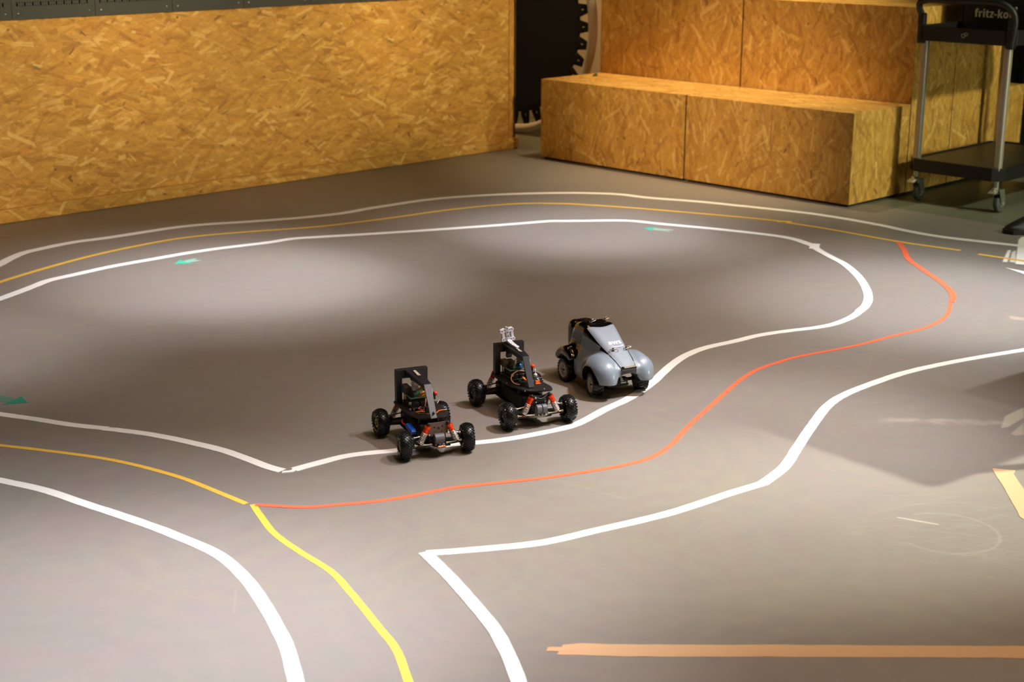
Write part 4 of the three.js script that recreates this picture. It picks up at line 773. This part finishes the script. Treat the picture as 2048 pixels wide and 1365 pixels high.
  for (let k = 1; k < N[2] - 1; k++) for (let j = 1; j < N[1] - 1; j++) for (let i = 1; i < N[0] - 1; i++) {
    const s = vals[at(i, j, k)] < 0;
    if (s !== vals[at(i + 1, j, k)] < 0) quad(vid[at(i, j - 1, k - 1)], vid[at(i, j, k - 1)], vid[at(i, j, k)], vid[at(i, j - 1, k)], !s);
    if (s !== vals[at(i, j + 1, k)] < 0) quad(vid[at(i - 1, j, k - 1)], vid[at(i - 1, j, k)], vid[at(i, j, k)], vid[at(i, j, k - 1)], !s);
    if (s !== vals[at(i, j, k + 1)] < 0) quad(vid[at(i - 1, j - 1, k)], vid[at(i, j - 1, k)], vid[at(i, j, k)], vid[at(i - 1, j, k)], !s);
  }
  let soup = tris.map(T => T.map(i => [P[i], Nn[i]]));
  // exact cut of the triangle soup along f = 0
  function cut(list, f) {
    const inn = [], out = [];
    for (const T of list) {
      const v = T.map(q => f(q[0], q[1])), sgn = v.map(q => q < 0);
      if (sgn[0] === sgn[1] && sgn[1] === sgn[2]) { (sgn[0] ? inn : out).push(T); continue; }
      const o = sgn[0] === sgn[1] ? 2 : sgn[0] === sgn[2] ? 1 : 0, A = T[o], B = T[(o + 1) % 3], C = T[(o + 2) % 3], va = v[o], vb = v[(o + 1) % 3], vc = v[(o + 2) % 3];
      const mix = (Q, R, s) => [Q[0].clone().lerp(R[0], s), Q[1].clone().lerp(R[1], s).normalize()];
      const AB = mix(A, B, va / (va - vb)), AC = mix(A, C, va / (va - vc));
      (sgn[o] ? inn : out).push([A, AB, AC]); (sgn[o] ? out : inn).push([AB, B, C], [AB, C, AC]);
    }
    return [inn, out];
  }
  const curve = (pts, q) => { let i = 0; while (i < pts.length - 2 && q > pts[i + 1][0]) i++; const [a, b] = [pts[i], pts[i + 1]]; return a[1] + (b[1] - a[1]) * Math.min(1, Math.max(0, (q - a[0]) / (b[0] - a[0]))); };
  const panelW = [[-0.03, 0.0465], [0.0, 0.0465], [0.045, 0.0415], [0.094, 0.0335], [0.163, 0.0225]];
  const stripeW = [[-0.03, 0.016], [0.0, 0.0135], [0.045, 0.0055], [0.085, 0.0038], [0.10, 0.0032], [0.163, 0.0030]];
  const backLine = [[0.03, -0.045], [0.070, -0.040], [0.088, -0.028], [0.105, -0.025], [0.130, -0.024], [0.158, -0.022], [0.19, -0.02]];
  const fRear = p => { const ax = Math.abs(p.x); return p.z - curve(backLine, p.y); };
  const fTop = p => { const arc = -0.004 - 6.5 * p.x * p.x; return Math.max(Math.abs(p.x) - curve(panelW, p.z), -(p.z - (arc + 0.004)), 0.075 - p.y, p.z - 0.1555); };
  const pillar = [[-0.03, 0.161], [0.03, 0.148], [0.06, 0.1395], [0.094, 0.1315]];
  const fStripe = p => Math.min(Math.max(Math.abs(p.x) - curve(panelW, p.z) - curve(stripeW, p.z), 0.075 - p.y, p.z - 0.1645, -(p.z - 0.06)), Math.max(curve(pillar, p.z) - p.y, p.z - 0.094));
  const fUnder = (p, n) => Math.max(n.y + 0.35, p.y - 0.09);
  let [rear, rest] = cut(soup, fRear);
  let [panel, rest2] = cut(rest, fTop);
  let [stripe, wings] = cut(rest2, fStripe);
  const fLining = (p, n) => {
    const ax = Math.abs(p.x), dy = 0.036 - p.y, dz = 0.090 - p.z, r = Math.hypot(dy, dz);
    return Math.min(Math.max(n.y + 0.45, (p.y - 0.085) * 20), Math.max((r - 0.0588) * 20, (ax - 0.099) * 20, 0.6 - (n.y * dy + n.z * dz) / r), Math.max((ax - 0.05) * 20, (p.y - 0.078) * 20, n.z - 0.6, (p.z - 0.15) * 20));
  };
  let lining; [lining, wings] = cut(wings, fLining);
  const geo = list => { const pos = new Float32Array(list.length * 9), nor = new Float32Array(list.length * 9); let i = 0; for (const T of list) for (const [p, n] of T) { pos[i] = p.x; pos[i + 1] = p.y; pos[i + 2] = p.z; nor[i] = n.x; nor[i + 1] = n.y; nor[i + 2] = n.z; i += 3; } const g = new THREE.BufferGeometry(); g.setAttribute('position', new THREE.BufferAttribute(pos, 3)); g.setAttribute('normal', new THREE.BufferAttribute(nor, 3)); return g; };
  const body = part('body_shell', t);
  mesh('front_wings', geo(wings), phys(0x7b8793, 0.5, { clearcoat: 1, clearcoatRoughness: 0.03 }), body);
  mesh('windscreen_panel', geo(panel), phys(0x858e9a, 0.5, { clearcoat: 0.7, clearcoatRoughness: 0.06 }), body);
  mesh('roof_and_tail', geo(rear), blackGloss, body);
  mesh('black_stripe', geo(stripe), blackGloss, body);
  mesh('arch_lining', geo(lining), blackMatte, body);
  // print and small fittings laid on the shell
  const onShell = (g, lift) => { const p = g.attributes.position; for (let i = 0; i < p.count; i++) { const q = V(p.getX(i), p.getY(i), p.getZ(i)), l0 = q.z > 1 ? 0 : 0; p.setXYZ(i, q.x, q.y, q.z); } return g; };
  const drape = (g2, cx, cz) => {      // text plane (u, v, thickness) -> shell: u along x, v up the slope (towards -z)
    g2 = clean(g2); const p = g2.attributes.position;
    for (let i = 0; i < p.count; i++) {
      const x = cx + p.getX(i), z = cz - p.getY(i) * 0.88, h = p.getZ(i); let y = 0.20;
      for (let q = 0; q < 40; q++) { const d = sdf(x, y, z); y -= d * 0.9; if (d < 1e-5) break; }
      const n = grad(x, y, z); p.setXYZ(i, x + n.x * h, y + n.y * h, z + n.z * h);
    }
    g2.computeVertexNormals(); return g2;
  };
  const print = std(0xf4f2f0, 0.4);
  mesh('lettering', drape(text('aws', 0.0165, 0.0009).scale(1.08, 1, 1), 0.004, 0.066), print, body);
  const sm = new THREE.Shape(); sm.moveTo(-0.019, 0.004); sm.quadraticCurveTo(0.0, -0.0085, 0.0165, 0.0015); sm.lineTo(0.0160, 0.0035); sm.quadraticCurveTo(0.0, -0.0045, -0.018, 0.0055); sm.closePath();
  const tip = new THREE.Shape(); tip.moveTo(0.0130, 0.0045); tip.lineTo(0.0205, 0.0055); tip.lineTo(0.0185, -0.0025); tip.lineTo(0.0175, 0.0028); tip.closePath();
  mesh('smile_arrow', drape(new THREE.ExtrudeGeometry([sm, tip], { depth: 0.0009, bevelEnabled: false, curveSegments: 10 }).scale(1.1, 1.05, 1), 0.005, 0.081), print, body);
  const top = (x, z) => { let y = 0.22; for (let q = 0; q < 50; q++) y -= sdf(x, y, z) * 0.9; return y; };
  // body posts with spring clips
  for (const [x, z, a] of [[-0.018, 0.095, 0.3], [0.027, 0.094, -0.2], [-0.022, -0.030, -0.5], [0.028, -0.036, -0.5]]) {
    const y = top(x, z), c = part('body_clip', t);
    mesh('post', rod([x, y - 0.006, z], [x, y + 0.008, z], 0.0026), blackMatte, c);
    const ca = Math.cos(a), sa = Math.sin(a), L = pts => pts.map(q => [x + q[0] * ca - q[1] * sa, y + 0.0045 + q[2], z + q[0] * sa + q[1] * ca]);
    mesh('clip_wire', [tube(L([[-0.010, 0.002, 0.001], [-0.004, -0.0032, 0], [0.003, 0.003, 0], [0.009, -0.003, 0.001], [0.016, -0.0055, 0.003], [0.021, 0, 0.004], [0.016, 0.0055, 0.003], [0.006, 0.004, 0.001], [-0.010, 0.004, 0]]), 0.0009, 6)], std(0xd8d4cc, 0.25, 0.8), c);
  }
  // nose slot with bright insert
  const nose = part('nose_slot', t);
  mesh('slot_frame', [rbox(0.050, 0.010, 0.012, 0.003, 0, 0.0945, 0.158, 0.5)], blackGloss, nose);
  mesh('slot_insert', [rbox(0.040, 0.003, 0.007, 0.001, 0.001, 0.0992, 0.1615, 0.5)], std(0x8a8474, 0.3, 0.7), nose);
  // running gear
  mesh('chassis', [rbox(0.075, 0.008, 0.20, 0.003, 0, 0.024, 0), rbox(0.05, 0.03, 0.16, 0.004, 0, 0.042, 0), rod([-0.075, 0.034, 0.081], [0.075, 0.034, 0.081], 0.005), rod([-0.075, 0.034, -0.081], [0.075, 0.034, -0.081], 0.005), rbox(0.05, 0.022, 0.02, 0.004, 0, 0.040, 0.105)], blackMatte, t);
  mesh('front_bracket', [rod([-0.004, 0.060, 0.118], [0.000, 0.044, 0.122], 0.0022, 0.005), rbox(0.018, 0.005, 0.006, 0.002, 0.004, 0.040, 0.122)], std(0xd0ccc2, 0.35, 0.4), t);
  // wheels with six-spoke grey rims
  const R = 0.0345, wd = 0.0155;
  const tb = [lathe([[0.0215, -wd + 0.002], [0.025, -wd], [R - 0.005, -wd], [R - 0.001, -wd + 0.004], [R, 0], [R - 0.001, wd - 0.004], [R - 0.005, wd], [0.025, wd], [0.0215, wd - 0.002]], 40).rotateZ(Math.PI / 2)];
  for (let i = 0; i < 22; i++) { const a = i / 22 * Math.PI * 2; for (const s of [-1, 1]) tb.push(box(0.014, 0.003, 0.0055, s * 0.0085, R, 0, 0, s * 0.35, 0).rotateX(a + (s > 0 ? 0.14 : 0)), box(0.003, 0.005, 0.0055, s * (wd - 0.001), R - 0.003, 0).rotateX(a)); }
  const tyre = merged(tb), rimM = std(0xc0b8ae, 0.4, 0.15);
  const spokes = [lathe([[0.0225, -0.014], [0.0235, -0.0160], [0.0215, -0.0162], [0.0195, -0.012], [0.0185, 0.002], [0.0215, 0.014]], 40).rotateZ(-Math.PI / 2)];
  const ss = new THREE.Shape(); ss.absarc(0, 0, 0.0200, 0, Math.PI * 2, false);
  for (let i = 0; i < 6; i++) { const a = i / 6 * Math.PI * 2, p = new THREE.Path(), q = (r, d) => [r * Math.cos(a + d), r * Math.sin(a + d)]; p.moveTo(...q(0.0075, -0.30)); p.lineTo(...q(0.0165, -0.20)); p.lineTo(...q(0.0165, 0.20)); p.lineTo(...q(0.0075, 0.30)); p.closePath(); ss.holes.push(p); }
  spokes.push(new THREE.ExtrudeGeometry(ss, { depth: 0.003, bevelEnabled: true, bevelThickness: 0.0006, bevelSize: 0.0005, bevelSegments: 1, curveSegments: 20 }).rotateY(-Math.PI / 2).translate(-0.007, 0, 0));
  const rimG = merged(spokes);
  for (const sx of [-1, 1]) for (const [z, st] of [[0.091, -0.20], [-0.081, 0]]) {
    const g = part('wheel', t); g.position.set(sx > 0 && z > 0 ? 0.081 : sx * 0.075, R + 0.0015, z); g.rotation.y = (sx > 0 ? Math.PI : 0) + st;
    mesh('tyre', tyre, rubber, g); mesh('rim', rimG, rimM, g);
    mesh('hub_nut', [new THREE.CylinderGeometry(0.0028, 0.0028, 0.006, 6).rotateZ(Math.PI / 2).translate(-0.012, 0, 0)], darkSteel, g);
    mesh('brake_disc', [new THREE.CylinderGeometry(0.018, 0.018, 0.002, 20).rotateZ(Math.PI / 2).translate(0.002, 0, 0)], blackMatte, g);
  }
}

renderer.render(scene, camera);
